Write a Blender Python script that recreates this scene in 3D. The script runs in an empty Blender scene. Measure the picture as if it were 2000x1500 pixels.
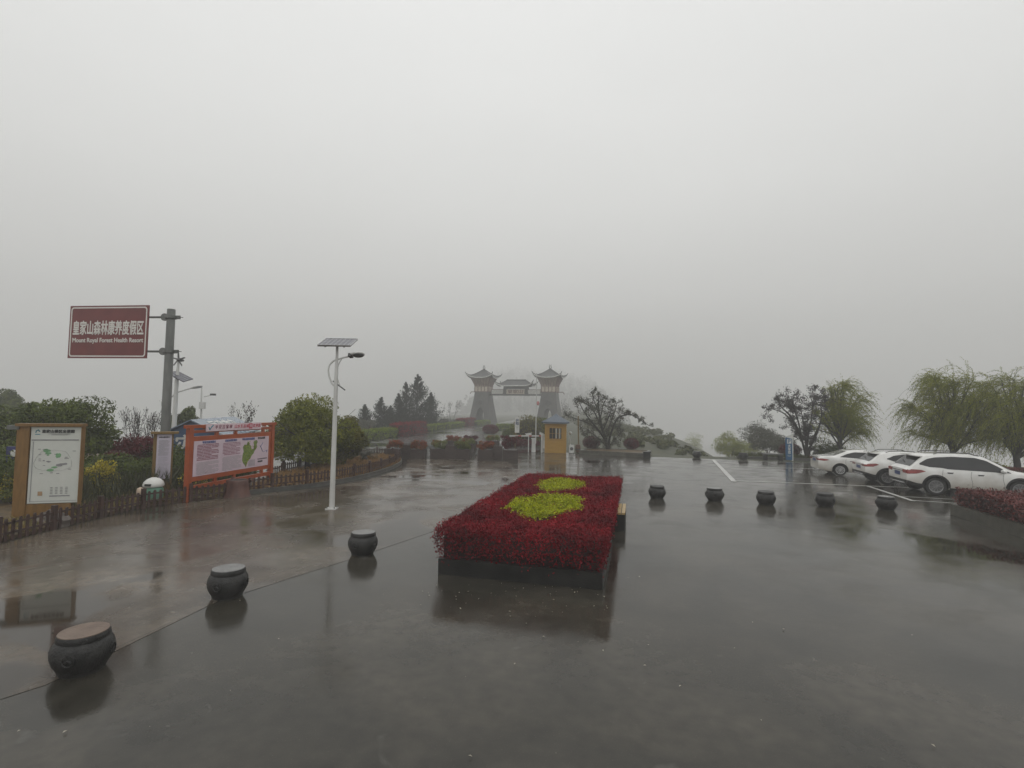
import bpy, bmesh, math, random
import numpy as np
from mathutils import Vector, Matrix

# ------------------------------------------------------------------ scene, camera, light
S = bpy.context.scene
COL = S.collection
R = math.radians
CAM_H, FPX = 3.0, 1000.0
PITCH, ROLL = math.atan(51 / FPX), 0.0164
FWD = np.array([0, math.cos(PITCH), math.sin(PITCH)])
UP0 = np.array([0, -math.sin(PITCH), math.cos(PITCH)])
RT0 = np.array([1.0, 0, 0])
RT = math.cos(ROLL) * RT0 + math.sin(ROLL) * UP0
UP = -math.sin(ROLL) * RT0 + math.cos(ROLL) * UP0
cd = bpy.data.cameras.new('camera')
cd.sensor_fit = 'HORIZONTAL'; cd.sensor_width = 36; cd.lens = FPX / 2000 * 36
cd.clip_start = .1; cd.clip_end = 4000
cam = bpy.data.objects.new('camera', cd); COL.objects.link(cam)
m = Matrix.Identity(4)
for i in range(3):
    m[i][0] = RT[i]; m[i][1] = UP[i]; m[i][2] = -FWD[i]
m[2][3] = CAM_H
cam.matrix_world = m
S.camera = cam

SUN_EL, SUN_ROT = 62, 200
W = bpy.data.worlds.new('World'); S.world = W; W.use_nodes = True
wn = W.node_tree; wn.nodes.clear()
def wnode(t, **k):
    n = wn.nodes.new(t)
    for a, b in k.items(): setattr(n, a, b)
    return n
sky = wnode('ShaderNodeTexSky', sky_type='NISHITA', sun_disc=False, sun_elevation=R(SUN_EL), sun_rotation=R(SUN_ROT),
            air_density=2.0, dust_density=6.0, ozone_density=1.0)
bw = wnode('ShaderNodeRGBToBW'); wn.links.new(sky.outputs[0], bw.inputs[0])
tc = wnode('ShaderNodeTexCoord'); sx = wnode('ShaderNodeSeparateXYZ'); wn.links.new(tc.outputs['Generated'], sx.inputs[0])
rmp = wnode('ShaderNodeValToRGB'); wn.links.new(sx.outputs[2], rmp.inputs[0])
SKYG = [(0.0, (.41, .41, .392)), (.1, (.54, .54, .522)), (.2, (.72, .72, .705)), (.38, (.865, .87, .855)), (.62, (.955, .96, .95)), (1.0, (1.0, 1.0, 1.0))]
els = rmp.color_ramp.elements
els[0].position, els[0].color = SKYG[0][0], SKYG[0][1] + (1,)
els[1].position, els[1].color = SKYG[-1][0], SKYG[-1][1] + (1,)
for p, c in SKYG[1:-1]:
    e = els.new(p); e.color = c + (1,)
mul = wnode('ShaderNodeMath', operation='MULTIPLY'); mul.inputs[1].default_value = .022   # daylight above the cloud deck, diffused
wn.links.new(bw.outputs[0], mul.inputs[0])
cl = wnode('ShaderNodeMath', operation='MINIMUM'); cl.inputs[1].default_value = .12; wn.links.new(mul.outputs[0], cl.inputs[0])
ad = wnode('ShaderNodeMixRGB', blend_type='ADD'); ad.inputs[0].default_value = 1
wn.links.new(rmp.outputs[0], ad.inputs[1]); wn.links.new(cl.outputs[0], ad.inputs[2])
cn = wnode('ShaderNodeTexNoise'); cn.inputs['Scale'].default_value = 2.2; cn.inputs['Detail'].default_value = 3; cn.inputs['Roughness'].default_value = .45
cm = wnode('ShaderNodeMapping'); cm.inputs['Scale'].default_value = (1, 1, 2.4); wn.links.new(tc.outputs['Generated'], cm.inputs[0]); wn.links.new(cm.outputs[0], cn.inputs[0])
cr_ = wnode('ShaderNodeMapRange'); cr_.inputs[1].default_value = .3; cr_.inputs[2].default_value = .7; cr_.inputs[3].default_value = 9.75; cr_.inputs[4].default_value = 10.25; wn.links.new(cn.outputs[0], cr_.inputs[0])
sc_ = wnode('ShaderNodeVectorMath', operation='SCALE'); wn.links.new(cr_.outputs[0], sc_.inputs['Scale'])
wn.links.new(ad.outputs[0], sc_.inputs[0])
bg = wnode('ShaderNodeBackground'); bg.inputs[1].default_value = .1
wn.links.new(sc_.outputs[0], bg.inputs[0])
wo = wnode('ShaderNodeOutputWorld'); wn.links.new(bg.outputs[0], wo.inputs[0])

sl = bpy.data.lights.new('sun', 'SUN'); sl.energy = .5; sl.angle = R(70); sl.color = (1, .98, .95)
so = bpy.data.objects.new('sun', sl); COL.objects.link(so)
so.rotation_euler = (R(90 - SUN_EL), 0, R(SUN_ROT + 180)); so.location = (0, 0, 60)

S.view_settings.view_transform = 'Standard'; S.view_settings.look = 'None'
S.view_settings.exposure = 0; S.view_settings.gamma = 1
S.cycles.use_denoising = True
S.cycles.max_bounces = 7; S.cycles.diffuse_bounces = 3; S.cycles.glossy_bounces = 3
S.cycles.transmission_bounces = 4; S.cycles.volume_bounces = 1; S.cycles.transparent_max_bounces = 8
S.cycles.sample_clamp_indirect = 4

# ------------------------------------------------------------------ photo geometry
def ray(px, py):
    return (px - 1000) / FPX * RT - (py - 750) / FPX * UP + FWD
def G(px, py, z=0.0):
    d = ray(px, py); t = (z - CAM_H) / d[2]
    return (d[0] * t, d[1] * t)
def at(px, py, Y):
    d = ray(px, py); t = Y / d[1]
    return Vector((d[0] * t, Y, CAM_H + d[2] * t))
U = Vector((.235, .972, 0)); V = Vector((.972, -.235, 0)); LOT = math.atan2(-.235, .972)
rng = np.random.RandomState(7)
rnd = random.Random(11)

# ------------------------------------------------------------------ materials
MATS = {}
def mat(name, c1, c2=None, rough=.4, scale=6, metal=0, bump=0, bscale=30, transl=0, island=0, coat=0, spec=.5, coord='Object', stretch=None, detail=4, alpha=1):
    """Procedural surface: two tones mixed by noise, optional per-leaf variation, bump and translucency."""
    if name in MATS: return MATS[name]
    M = bpy.data.materials.new(name); M.use_nodes = True; MATS[name] = M
    nt = M.node_tree; nt.nodes.clear(); L = nt.links.new
    def nd(t, **k):
        n = nt.nodes.new(t)
        for a, b in k.items(): setattr(n, a, b)
        return n
    out = nd('ShaderNodeOutputMaterial'); pb = nd('ShaderNodeBsdfPrincipled')
    pb.inputs['Roughness'].default_value = rough; pb.inputs['Metallic'].default_value = metal
    pb.inputs['Specular IOR Level'].default_value = spec
    if coat: pb.inputs['Coat Weight'].default_value = coat; pb.inputs['Coat Roughness'].default_value = .06
    c2 = c2 or tuple(min(1, v * 1.25) for v in c1)
    tx = nd('ShaderNodeTexCoord'); co = tx.outputs[coord]
    if stretch:
        mp = nd('ShaderNodeMapping'); mp.inputs['Scale'].default_value = stretch; L(co, mp.inputs[0]); co = mp.outputs[0]
    nz = nd('ShaderNodeTexNoise'); nz.inputs['Scale'].default_value = scale; nz.inputs['Detail'].default_value = detail; L(co, nz.inputs[0])
    mr = nd('ShaderNodeMapRange'); mr.inputs[1].default_value = .3; mr.inputs[2].default_value = .7; L(nz.outputs[0], mr.inputs[0])
    fac = mr.outputs[0]
    if island:
        ge = nd('ShaderNodeNewGeometry'); mx0 = nd('ShaderNodeMath', operation='MULTIPLY_ADD'); mx0.inputs[1].default_value = island; 
        mm = nd('ShaderNodeMath', operation='MULTIPLY'); mm.inputs[1].default_value = 1 - island; L(fac, mm.inputs[0])
        L(ge.outputs['Random Per Island'], mx0.inputs[0]); L(mm.outputs[0], mx0.inputs[2]); fac = mx0.outputs[0]
    mx = nd('ShaderNodeMixRGB'); mx.inputs[1].default_value = (*c1, 1); mx.inputs[2].default_value = (*c2, 1); L(fac, mx.inputs[0])
    L(mx.outputs[0], pb.inputs['Base Color'])
    if bump:
        nb = nd('ShaderNodeTexNoise'); nb.inputs['Scale'].default_value = bscale; nb.inputs['Detail'].default_value = 5; L(co, nb.inputs[0])
        bp = nd('ShaderNodeBump'); bp.inputs['Strength'].default_value = bump; bp.inputs['Distance'].default_value = .02
        L(nb.outputs[0], bp.inputs['Height']); L(bp.outputs[0], pb.inputs['Normal'])
    sh = pb.outputs[0]
    if transl:
        tl = nd('ShaderNodeBsdfTranslucent'); L(mx.outputs[0], tl.inputs[0])
        ms = nd('ShaderNodeMixShader'); ms.inputs[0].default_value = transl; L(sh, ms.inputs[1]); L(tl.outputs[0], ms.inputs[2]); sh = ms.outputs[0]
    L(sh, out.inputs[0])
    return M

def wet_ground(name, ca, cb, r0, r1, pud, stain=None, slab=None, puddle_scale=.22, joint=.7, bump=.10, line=None):
    """Wet paving: tone patches, slab joints, puddles that are smoother, rust stains."""
    M = bpy.data.materials.new(name); M.use_nodes = True
    nt = M.node_tree; nt.nodes.clear(); L = nt.links.new
    def nd(t, **k):
        n = nt.nodes.new(t)
        for a, b in k.items(): setattr(n, a, b)
        return n
    def noise(scale, det=4, dist=0, src=None):
        n = nd('ShaderNodeTexNoise'); n.inputs['Scale'].default_value = scale; n.inputs['Detail'].default_value = det
        n.inputs['Distortion'].default_value = dist; L(src or P, n.inputs[0]); return n.outputs[0]
    def rg(x, a, b, c=0, d=1):
        n = nd('ShaderNodeMapRange'); n.clamp = True
        for i, v in enumerate((a, b, c, d)): n.inputs[i + 1].default_value = v
        L(x, n.inputs[0]); return n.outputs[0]
    def mix(f, a, b):
        n = nd('ShaderNodeMixRGB')
        L(f, n.inputs[0])
        for i, v in ((1, a), (2, b)):
            if isinstance(v, tuple): n.inputs[i].default_value = (*v, 1)
            else: L(v, n.inputs[i])
        return n.outputs[0]
    def mth(op, a, b):
        n = nd('ShaderNodeMath', operation=op)
        for i, v in enumerate((a, b)):
            if isinstance(v, (int, float)): n.inputs[i].default_value = v
            else: L(v, n.inputs[i])
        return n.outputs[0]
    ge = nd('ShaderNodeNewGeometry')
    mp = nd('ShaderNodeMapping'); mp.inputs['Rotation'].default_value = (0, 0, -LOT); L(ge.outputs['Position'], mp.inputs[0])
    P = mp.outputs[0]
    n1 = noise(.5, 5, .6); n2 = noise(5, 6); n3 = noise(70, 3)
    col = mix(rg(n1, .35, .65), ca, cb)
    col = mix(rg(n2, .35, .7, 0, .45), col, tuple(v * .55 for v in ca))
    col = mix(rg(n3, .62, .75, 0, .35), col, tuple(min(1, v * 2.2) for v in cb))
    rough = rg(noise(.8, 5, .8), .35, .65, r0, r1)
    pm = rg(noise(puddle_scale, 4, .5), pud, pud + .05)
    if slab:
        bt = nd('ShaderNodeTexBrick'); bt.inputs['Scale'].default_value = 1
        bt.inputs['Mortar Size'].default_value = .008; bt.inputs['Mortar Smooth'].default_value = .2
        bt.inputs['Brick Width'].default_value = slab[0]; bt.inputs['Row Height'].default_value = slab[1]
        bt.inputs['Color1'].default_value = (.95, .95, .95, 1); bt.inputs['Color2'].default_value = (1.05, 1.04, 1.02, 1); bt.inputs['Mortar'].default_value = (joint, joint, joint, 1)
        L(P, bt.inputs[0])
        bm_ = nd('ShaderNodeMixRGB', blend_type='MULTIPLY'); bm_.inputs[0].default_value = 1; L(col, bm_.inputs[1]); L(bt.outputs[0], bm_.inputs[2]); col = bm_.outputs[0]
        rough = mth('ADD', rough, rg(bt.outputs[1], 0, 1, 0, .04))
    if stain:
        for sc, th, c in stain:
            col = mix(mth('MULTIPLY', rg(noise(sc, 5, 1.2), th, th + .09), .75), col, c)
    col = mix(pm, col, tuple(v * .62 for v in ca))
    rough = mth('ADD', mth('MULTIPLY', rough, mth('SUBTRACT', 1, pm)), mth('MULTIPLY', pm, .05))
    pb = nd('ShaderNodeBsdfPrincipled'); L(col, pb.inputs['Base Color']); L(rough, pb.inputs['Roughness'])
    pb.inputs['IOR'].default_value = 1.36
    bp = nd('ShaderNodeBump'); bp.inputs['Distance'].default_value = .012
    L(mth('ADD', noise(18, 5), mth('MULTIPLY', noise(1.6, 3), 2.2)), bp.inputs['Height'])
    L(mth('MULTIPLY', mth('SUBTRACT', 1, mth('MULTIPLY', pm, .93)), bump), bp.inputs['Strength'])
    L(bp.outputs[0], pb.inputs['Normal'])
    out = nd('ShaderNodeOutputMaterial'); L(pb.outputs[0], out.inputs[0])
    return M

# ------------------------------------------------------------------ mesh helpers
class MB:
    """Collects shapes; build() links them as ONE mesh object."""
    def __init__(s): s.v = []; s.f = []; s.mi = []; s.cur = 0
    def add(s, vs, fs):
        o = len(s.v); s.v += [tuple(map(float, p)) for p in vs]
        s.f += [tuple(i + o for i in f) for f in fs]; s.mi += [s.cur] * len(fs); return s
    def box(s, c, d, rz=0, rx=0, ry=0, taper=1.0):
        M = Matrix.Rotation(rz, 3, 'Z') @ Matrix.Rotation(ry, 3, 'Y') @ Matrix.Rotation(rx, 3, 'X'); c = Vector(c)
        vs = []
        for z in (-.5, .5):
            k = taper if z > 0 else 1
            for x, y in ((-.5, -.5), (.5, -.5), (.5, .5), (-.5, .5)):
                vs.append(c + M @ Vector((x * d[0] * k, y * d[1] * k, z * d[2])))
        return s.add(vs, [(3, 2, 1, 0), (4, 5, 6, 7), (0, 1, 5, 4), (1, 2, 6, 5), (2, 3, 7, 6), (3, 0, 4, 7)])
    def bar(s, a, b, w, h=None):
        a, b = Vector(a), Vector(b); d = (b - a).normalized(); h = h or w
        x = d.cross(Vector((0, 0, 1)))
        x = x.normalized() if x.length > 1e-4 else Vector((1, 0, 0)); y = x.cross(d)
        vs = [p + x * i * w / 2 + y * j * h / 2 for p in (a, b) for i, j in ((-1, -1), (1, -1), (1, 1), (-1, 1))]
        return s.add(vs, [(3, 2, 1, 0), (4, 5, 6, 7), (0, 1, 5, 4), (1, 2, 6, 5), (2, 3, 7, 6), (3, 0, 4, 7)])
    def tube(s, path, r, n=8, caps=True):
        path = [Vector(p) for p in path]; k = len(path)
        rs = r if isinstance(r, (list, tuple, np.ndarray)) else [r] * k
        vs, fs = [], []; ref = Vector((.3, .2, 1)).normalized()
        for i, p in enumerate(path):
            d = (path[min(i + 1, k - 1)] - path[max(i - 1, 0)])
            d = d.normalized() if d.length > 1e-6 else Vector((0, 0, 1))
            rf = ref if abs(d.dot(ref)) < .95 else Vector((1, 0, 0))
            x = d.cross(rf).normalized(); y = d.cross(x)
            for j in range(n):
                a = 2 * math.pi * j / n; vs.append(p + (x * math.cos(a) + y * math.sin(a)) * rs[i])
        for i in range(k - 1):
            for j in range(n):
                a, b = i * n + j, i * n + (j + 1) % n; fs.append((a, b, b + n, a + n))
        if caps: fs.append(tuple(range(n))[::-1]); fs.append(tuple((k - 1) * n + j for j in range(n)))
        return s.add(vs, fs)
    def lathe(s, prof, n=24, c=(0, 0, 0), sx=1, sy=1, axis='z'):
        vs, fs = [], []; k = len(prof)
        for r, z in prof:
            for j in range(n):
                a = 2 * math.pi * j / n; x, y = r * math.cos(a) * sx, r * math.sin(a) * sy
                q = (x, y, z) if axis == 'z' else (x, z, y)
                vs.append((q[0] + c[0], q[1] + c[1], q[2] + c[2]))
        for i in range(k - 1):
            for j in range(n):
                a, b = i * n + j, i * n + (j + 1) % n
                f = (a, b, b + n, a + n); fs.append(f if axis == 'z' else f[::-1])
        e0 = tuple(range(n))[::-1]; e1 = tuple((k - 1) * n + j for j in range(n))
        fs += [e0, e1] if axis == 'z' else [e0[::-1], e1[::-1]]
        return s.add(vs, fs)
    def prism(s, poly, z0, z1):
        n = len(poly); vs = [(p[0], p[1], z0) for p in poly] + [(p[0], p[1], z1) for p in poly]
        fs = [tuple(range(n))[::-1], tuple(range(n, 2 * n))] + [(i, (i + 1) % n, (i + 1) % n + n, i + n) for i in range(n)]
        return s.add(vs, fs)
    def panel(s, poly, y0, y1):
        """prism of an (x,z) outline between two y"""
        n = len(poly); vs = [(p[0], y0, p[1]) for p in poly] + [(p[0], y1, p[1]) for p in poly]
        fs = [tuple(range(n)), tuple(range(n, 2 * n))[::-1]] + [((i + 1) % n, i, i + n, (i + 1) % n + n) for i in range(n)]
        return s.add(vs, fs)
    def rect(s, x0, x1, z0, z1, y, t=.002):
        return s.panel([(x0, z0), (x1, z0), (x1, z1), (x0, z1)], y, y + t)
    def grid(s, P):
        a, b = len(P), len(P[0]); vs = [p for row in P for p in row]
        return s.add(vs, [(i * b + j, i * b + j + 1, (i + 1) * b + j + 1, (i + 1) * b + j) for i in range(a - 1) for j in range(b - 1)])
    def loft(s, rings, caps=True):
        n = len(rings[0]); vs = [p for r in rings for p in r]; fs = []
        for i in range(len(rings) - 1):
            for j in range(n):
                a, b = i * n + j, i * n + (j + 1) % n; fs.append((a, b, b + n, a + n))
        if caps: fs.append(tuple(range(n))[::-1]); fs.append(tuple((len(rings) - 1) * n + j for j in range(n)))
        return s.add(vs, fs)
    def build(s, name, m, parent=None, smooth=None, fix=False):
        me = bpy.data.meshes.new(name); me.from_pydata(s.v, [], s.f)
        ms = m if isinstance(m, (list, tuple)) else [m]
        for x in ms: me.materials.append(x)
        if len(ms) > 1: me.polygons.foreach_set('material_index', s.mi)
        if fix:
            b = bmesh.new(); b.from_mesh(me); bmesh.ops.recalc_face_normals(b, faces=b.faces); b.to_mesh(me); b.free()
        if smooth:
            me.polygons.foreach_set('use_smooth', [True] * len(me.polygons)); me.set_sharp_from_angle(angle=R(smooth))
        me.update()
        o = bpy.data.objects.new(name, me); COL.objects.link(o)
        if parent: o.parent = parent
        return o

def thing(name, label, cat, loc=(0, 0, 0), rz=0, group=None):
    o = bpy.data.objects.new(name, None); COL.objects.link(o); o.empty_display_size = .2
    o.location = loc; o.rotation_euler = (0, 0, rz); return tag(o, label, cat, group)
def tag(o, label, cat, group=None):
    o['label'] = label; o['category'] = cat
    if group: o['group'] = group
    return o
def struct(o, kind='structure'):
    o['kind'] = kind; return o
def dup(root, loc, rz=None, label=None, group=None, scale=None):
    """copy of a thing with copies of its parts and sub-parts"""
    def cp(o, par):
        c = o.copy(); COL.objects.link(c); c.parent = par
        for ch in KIDS.get(o.name, ()): cp(ch, c)
        return c
    if root.name not in KIDS:
        def reg(o):
            KIDS[o.name] = list(o.children)
            for ch in o.children: reg(ch)
        reg(root)
    c = cp(root, None); c.location = loc
    if rz is not None: c.rotation_euler = (0, 0, rz)
    if label: c['label'] = label
    if group: c['group'] = group
    if scale: c.scale = scale if isinstance(scale, (tuple, list)) else (scale,) * 3
    return c
KIDS = {}

def text(body, size, m, parent, loc=(0, 0, 0), name='lettering', sx=1.0, bold=0.0, rot=(math.pi / 2, 0, 0), depth=.004, align='CENTER', line=1.0, shear=0):
    cu = bpy.data.curves.new(name, 'FONT'); cu.body = body; cu.size = size; cu.align_x = align; cu.align_y = 'CENTER'
    cu.extrude = depth;  cu.space_line = line; cu.resolution_u = 3; cu.shear = shear
    t = bpy.data.objects.new('tmp', cu); COL.objects.link(t)
    bpy.context.view_layer.update()
    me = bpy.data.meshes.new_from_object(t.evaluated_get(bpy.context.evaluated_depsgraph_get()))
    bpy.data.objects.remove(t); bpy.data.curves.remove(cu)
    if bold:                       # heavier strokes: copies a hair apart
        b = bmesh.new()
        for k, (ox, oy) in enumerate(((0, 0), (bold, 0), (-bold, 0), (0, bold), (0, -bold))):
            m2 = me.copy(); m2.transform(Matrix.Translation((ox, oy, .0008 * k))); b.from_mesh(m2); bpy.data.meshes.remove(m2)
        b.to_mesh(me); b.free()
    me.transform(Matrix.Diagonal((sx, 1, 1, 1))); me.transform(Matrix.Translation(loc) @ Matrix.Rotation(rot[2], 4, 'Z') @ Matrix.Rotation(rot[1], 4, 'Y') @ Matrix.Rotation(rot[0], 4, 'X'))
    me.materials.clear(); me.materials.append(m); me.name = name
    o = bpy.data.objects.new(name, me); COL.objects.link(o)
    if parent: o.parent = parent
    return o

def boolean(o, cutters, op='DIFFERENCE'):
    for c in cutters:
        md = o.modifiers.new('cut', 'BOOLEAN'); md.operation = op; md.object = c; md.solver = 'EXACT'; md.material_mode = 'TRANSFER'
    bpy.context.view_layer.update()
    me = bpy.data.meshes.new_from_object(o.evaluated_get(bpy.context.evaluated_depsgraph_get()))
    o.modifiers.clear(); o.data = me
    for c in cutters: bpy.data.objects.remove(c)

# ------------------------------------------------------------------ foliage
def unit(n, r=None):
    d = (r or rng).normal(size=(n, 3)); return d / np.linalg.norm(d, axis=1)[:, None]
def leaves(name, m, C, size, aspect=.5, parent=None, dirs=None, nrm=None, core=None, vary=.4):
    """one mesh of diamond leaves centred on C; dirs = long axis, nrm = preferred face normal"""
    C = np.asarray(C, float); n = len(C)
    d = unit(n) if dirs is None else np.asarray(dirs, float) + unit(n) * .25
    d /= np.linalg.norm(d, axis=1)[:, None]
    q = unit(n) if nrm is None else np.asarray(nrm, float) + unit(n) * .7
    s = np.cross(d, q); s /= np.maximum(np.linalg.norm(s, axis=1), 1e-6)[:, None]
    up = np.cross(s, d)
    Ls = size * (1 + vary * rng.uniform(-1, 1, n))[:, None]
    Wd = Ls * aspect
    v = np.stack([C - d * Ls / 2, C + s * Wd / 2 + up * Wd * .25, C + d * Ls / 2, C - s * Wd / 2 + up * Wd * .25], 1).reshape(-1, 3)
    me = bpy.data.meshes.new(name)
    ncore = 0; cv = np.zeros((0, 3)); cf = []
    if core is not None: cv = np.array(core.v); cf = core.f
    nv = len(v) + len(cv); me.vertices.add(nv); me.vertices.foreach_set('co', np.concatenate([v, cv]).ravel())
    lt = np.array([len(f) for f in cf], int); nl = 4 * n + (lt.sum() if len(lt) else 0)
    li = np.concatenate([np.arange(4 * n), np.array([i + len(v) for f in cf for i in f], int)]).astype(np.int32)
    me.loops.add(int(nl)); me.loops.foreach_set('vertex_index', li)
    me.polygons.add(n + len(cf))
    st = np.concatenate([np.arange(n) * 4, 4 * n + np.concatenate([[0], np.cumsum(lt)[:-1]]) if len(lt) else np.zeros(0)]).astype(np.int32)
    me.polygons.foreach_set('loop_start', st)
    ms = m if isinstance(m, (list, tuple)) else [m]
    for x in ms: me.materials.append(x)
    if core is not None and len(ms) > 1:
        me.polygons.foreach_set('material_index', np.concatenate([np.zeros(n), np.ones(len(cf))]).astype(np.int32))
    me.update(calc_edges=True); me.validate()
    o = bpy.data.objects.new(name, me); COL.objects.link(o)
    if parent: o.parent = parent
    return o
def blob_pts(c, r, n, shell=.55, flat=0):
    d = unit(n); 
    k = (shell + (1 - shell) * rng.uniform(0, 1, n) ** .7)[:, None]
    p = d * k * np.array(r) + np.array(c)
    return p, d
def crown_pts(c, r, nclump, n, cr=.38, low=-.6):
    """clumps spread through an ellipsoid: uneven outline with gaps"""
    P, D = [], []
    for i in range(nclump):
        d = unit(1)[0]
        while d[2] < low: d = unit(1)[0]
        k = rng.uniform(.45, .86)
        cc = np.array(c) + d * np.array(r) * k
        rr = np.array(r) * cr * rng.uniform(.7, 1.25); rr[2] *= .8
        p, q = blob_pts(cc, rr, n // nclump, .5); P.append(p); D.append(q * .5 + d)
    return np.concatenate(P), np.concatenate(D)
def branches(mb, p, d, L, r, depth, spread=.6, up=.1, tips=None, seg=3, kids=(2, 3), nmin=.004, curl=.25, sides=6):
    """recursive limb; collects twig points in tips as (pos, dir)"""
    p = Vector(p); d = Vector(d).normalized(); path = [p.copy()]; rs = [r]
    for i in range(seg):
        d = (d + Vector((rnd.gauss(0, curl), rnd.gauss(0, curl), rnd.gauss(0, curl) + up)) * .5).normalized()
        p = p + d * L / seg; path.append(p.copy()); rs.append(max(nmin, r * (1 - .45 * (i + 1) / seg)))
    mb.tube(path, rs, n=max(3, sides - (0 if depth > 2 else 2)))
    if tips is not None and depth <= 1:
        for k in range(1, len(path)): tips.append((path[k], d.copy()))
    if depth > 0:
        for i in range(rnd.randint(*kids)):
            a = Vector((rnd.gauss(0, 1), rnd.gauss(0, 1), rnd.gauss(0, .7))); a = (a - d * a.dot(d)).normalized()
            nd_ = (d + a * spread * rnd.uniform(.6, 1.5)).normalized()
            st = path[-1] if i == 0 else path[rnd.randint(max(1, seg - 2), seg)]
            branches(mb, st, nd_, L * rnd.uniform(.62, .85), rs[-1] * .8, depth - 1, spread, up, tips, seg, kids, nmin, curl, sides)
BARK = mat('wet bark', (.03, .026, .02), (.07, .06, .05), .6, 8, bump=.5, bscale=25)
BARK_D = mat('dark bark', (.016, .015, .013), (.04, .036, .03), .55, 8)
# ------------------------------------------------------------------ setting
def terrain_z(X, Y):
    e = X * .235 + Y * .972
    d = np.minimum(e - 38.5, X - 9.5 - (Y - 37) * .14 + 3.0 * np.sin(Y * .055) + 1.5 * np.sin(Y * .21))
    def ss(t): t = np.clip(t, 0, 1); return t * t * (3 - 2 * t)
    z = -.06 - 55 * ss(d / 75)
    a = X / np.maximum(Y, 1)
    w = ss((a + .15) / .14) * (1 - ss((a - .05) / .30))
    hill = .135 * np.clip(Y - 390, 0, 540) * w
    z = z * (1 - ss((Y - 165) / 120) * w) + hill
    zl = -45 * ss((-X - 27 - np.maximum(0, 20 - Y) * 2) / 70)
    return z + zl
gx = np.concatenate([np.linspace(-520, -60, 30), np.linspace(-55, 60, 60), np.linspace(66, 620, 50)])
gy = np.concatenate([np.linspace(-40, 25, 10), np.linspace(28, 130, 60), np.linspace(135, 960, 70)])
mb = MB(); mb.grid([[(x, y, float(terrain_z(np.float64(x), np.float64(y)))) for x in gx] for y in gy])
GRASS = mat('wet grass ground', (.022, .03, .012), (.06, .06, .026), .7, .6, bump=.6, bscale=6)
struct(mb.build('ground', GRASS, smooth=60))

PAVE = wet_ground('wet dark paving', (.031, .029, .023), (.064, .057, .045), .06, .22, .60, slab=(3.6, 1.2), joint=.97, bump=.075,
                  stain=[(.9, .66, (.10, .095, .085)), (2.6, .70, (.12, .115, .10))])
CONC = wet_ground('wet stained concrete', (.056, .045, .033), (.128, .104, .079), .08, .34, .555, puddle_scale=.30, slab=(6.2, 4.4), joint=.6,
                  stain=[(.55, .62, (.035, .029, .02)), (.8, .66, (.085, .04, .024)), (1.7, .66, (.17, .15, .125))], bump=.16)
ROAD = wet_ground('wet road asphalt', (.05, .05, .047), (.085, .083, .076), .12, .28, .52, stain=[(.4, .6, (.035, .035, .032))])
pl = [(-70, -8), (60, -8), (60, 22.0), (40, 27.3), (18.3, 32.7), (4.2, 36.1), (3.2, 47), (-4, 47), (-9, 44), (-14, 40.5), (-24, 40), (-28, 40), (-28, 4), (-70, 2)]
struct(MB().add([(x, y, 0) for x, y in pl], [tuple(range(len(pl)))]).build('plaza', PAVE))
# side pavement left of the row of drum stools
sp = [(-10.6, 4), (-7.6, 2.0), (-4.9, 5.6), (-4.45, 8.0), (-3.05, 10.45), (-1.4, 13.6), (.2, 18.2), (1.0, 23), (-.3, 30.5), (-6.2, 31), (-5.3, 26), (-6.0, 21.2), (-7.0, 19.2), (-8.4, 17.8), (-10.4, 15.3), (-10.7, 12.3), (-10.7, 8)]
struct(MB().add([(x, y, .004) for x, y in sp], [tuple(range(len(sp)))]).build('side_pavement', CONC))
rd = [(-14.2, 40), (-13.1, 45), (-11.6, 55), (-10.2, 64), (-7.6, 83), (-6.2, 95), (-3.0, 116), (0, 150), (6, 230), (11, 228), (5.5, 150), (4, 116), (.2, 95), (-1.8, 80), (-3.4, 63), (-2.8, 54), (4, 54), (3.4, 38), (-3, 33)]
struct(MB().add([(x, y, .008) for x, y in rd], [tuple(range(len(rd)))]).build('road', ROAD))

PAINT = mat('worn white road paint', (.30, .30, .28), (.55, .55, .52), .3, 3)
def stripe(name, pts, w, z=.012):
    mb = MB()
    for (a, b) in pts:
        a, b = Vector((*a, z)), Vector((*b, z)); d = (b - a).normalized(); s = Vector((d.y, -d.x, 0)) * w / 2
        mb.add([a - s, a + s, b + s, b - s], [(0, 1, 2, 3)])
    return struct(mb.build(name, PAINT))
stripe('bay_line', [(G(1393, 898), G(1434, 941))], .22)
stripe('bay_line', [(G(1696, 950), G(1784, 979))], .16)
stripe('bay_line', [(G(1436, 939.5), G(1800, 953.5))], .12)
stripe('bay_line', [(G(1419, 911.5), G(1640, 917))], .10)
stripe('bay_line', [(G(1398, 899), G(1600, 905))], .10)
stripe('bay_line', [(G(1784, 978), G(1878, 984))], .10)
stripe('bay_line', [(G(1760, 970), G(1870, 976))], .08)

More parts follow.
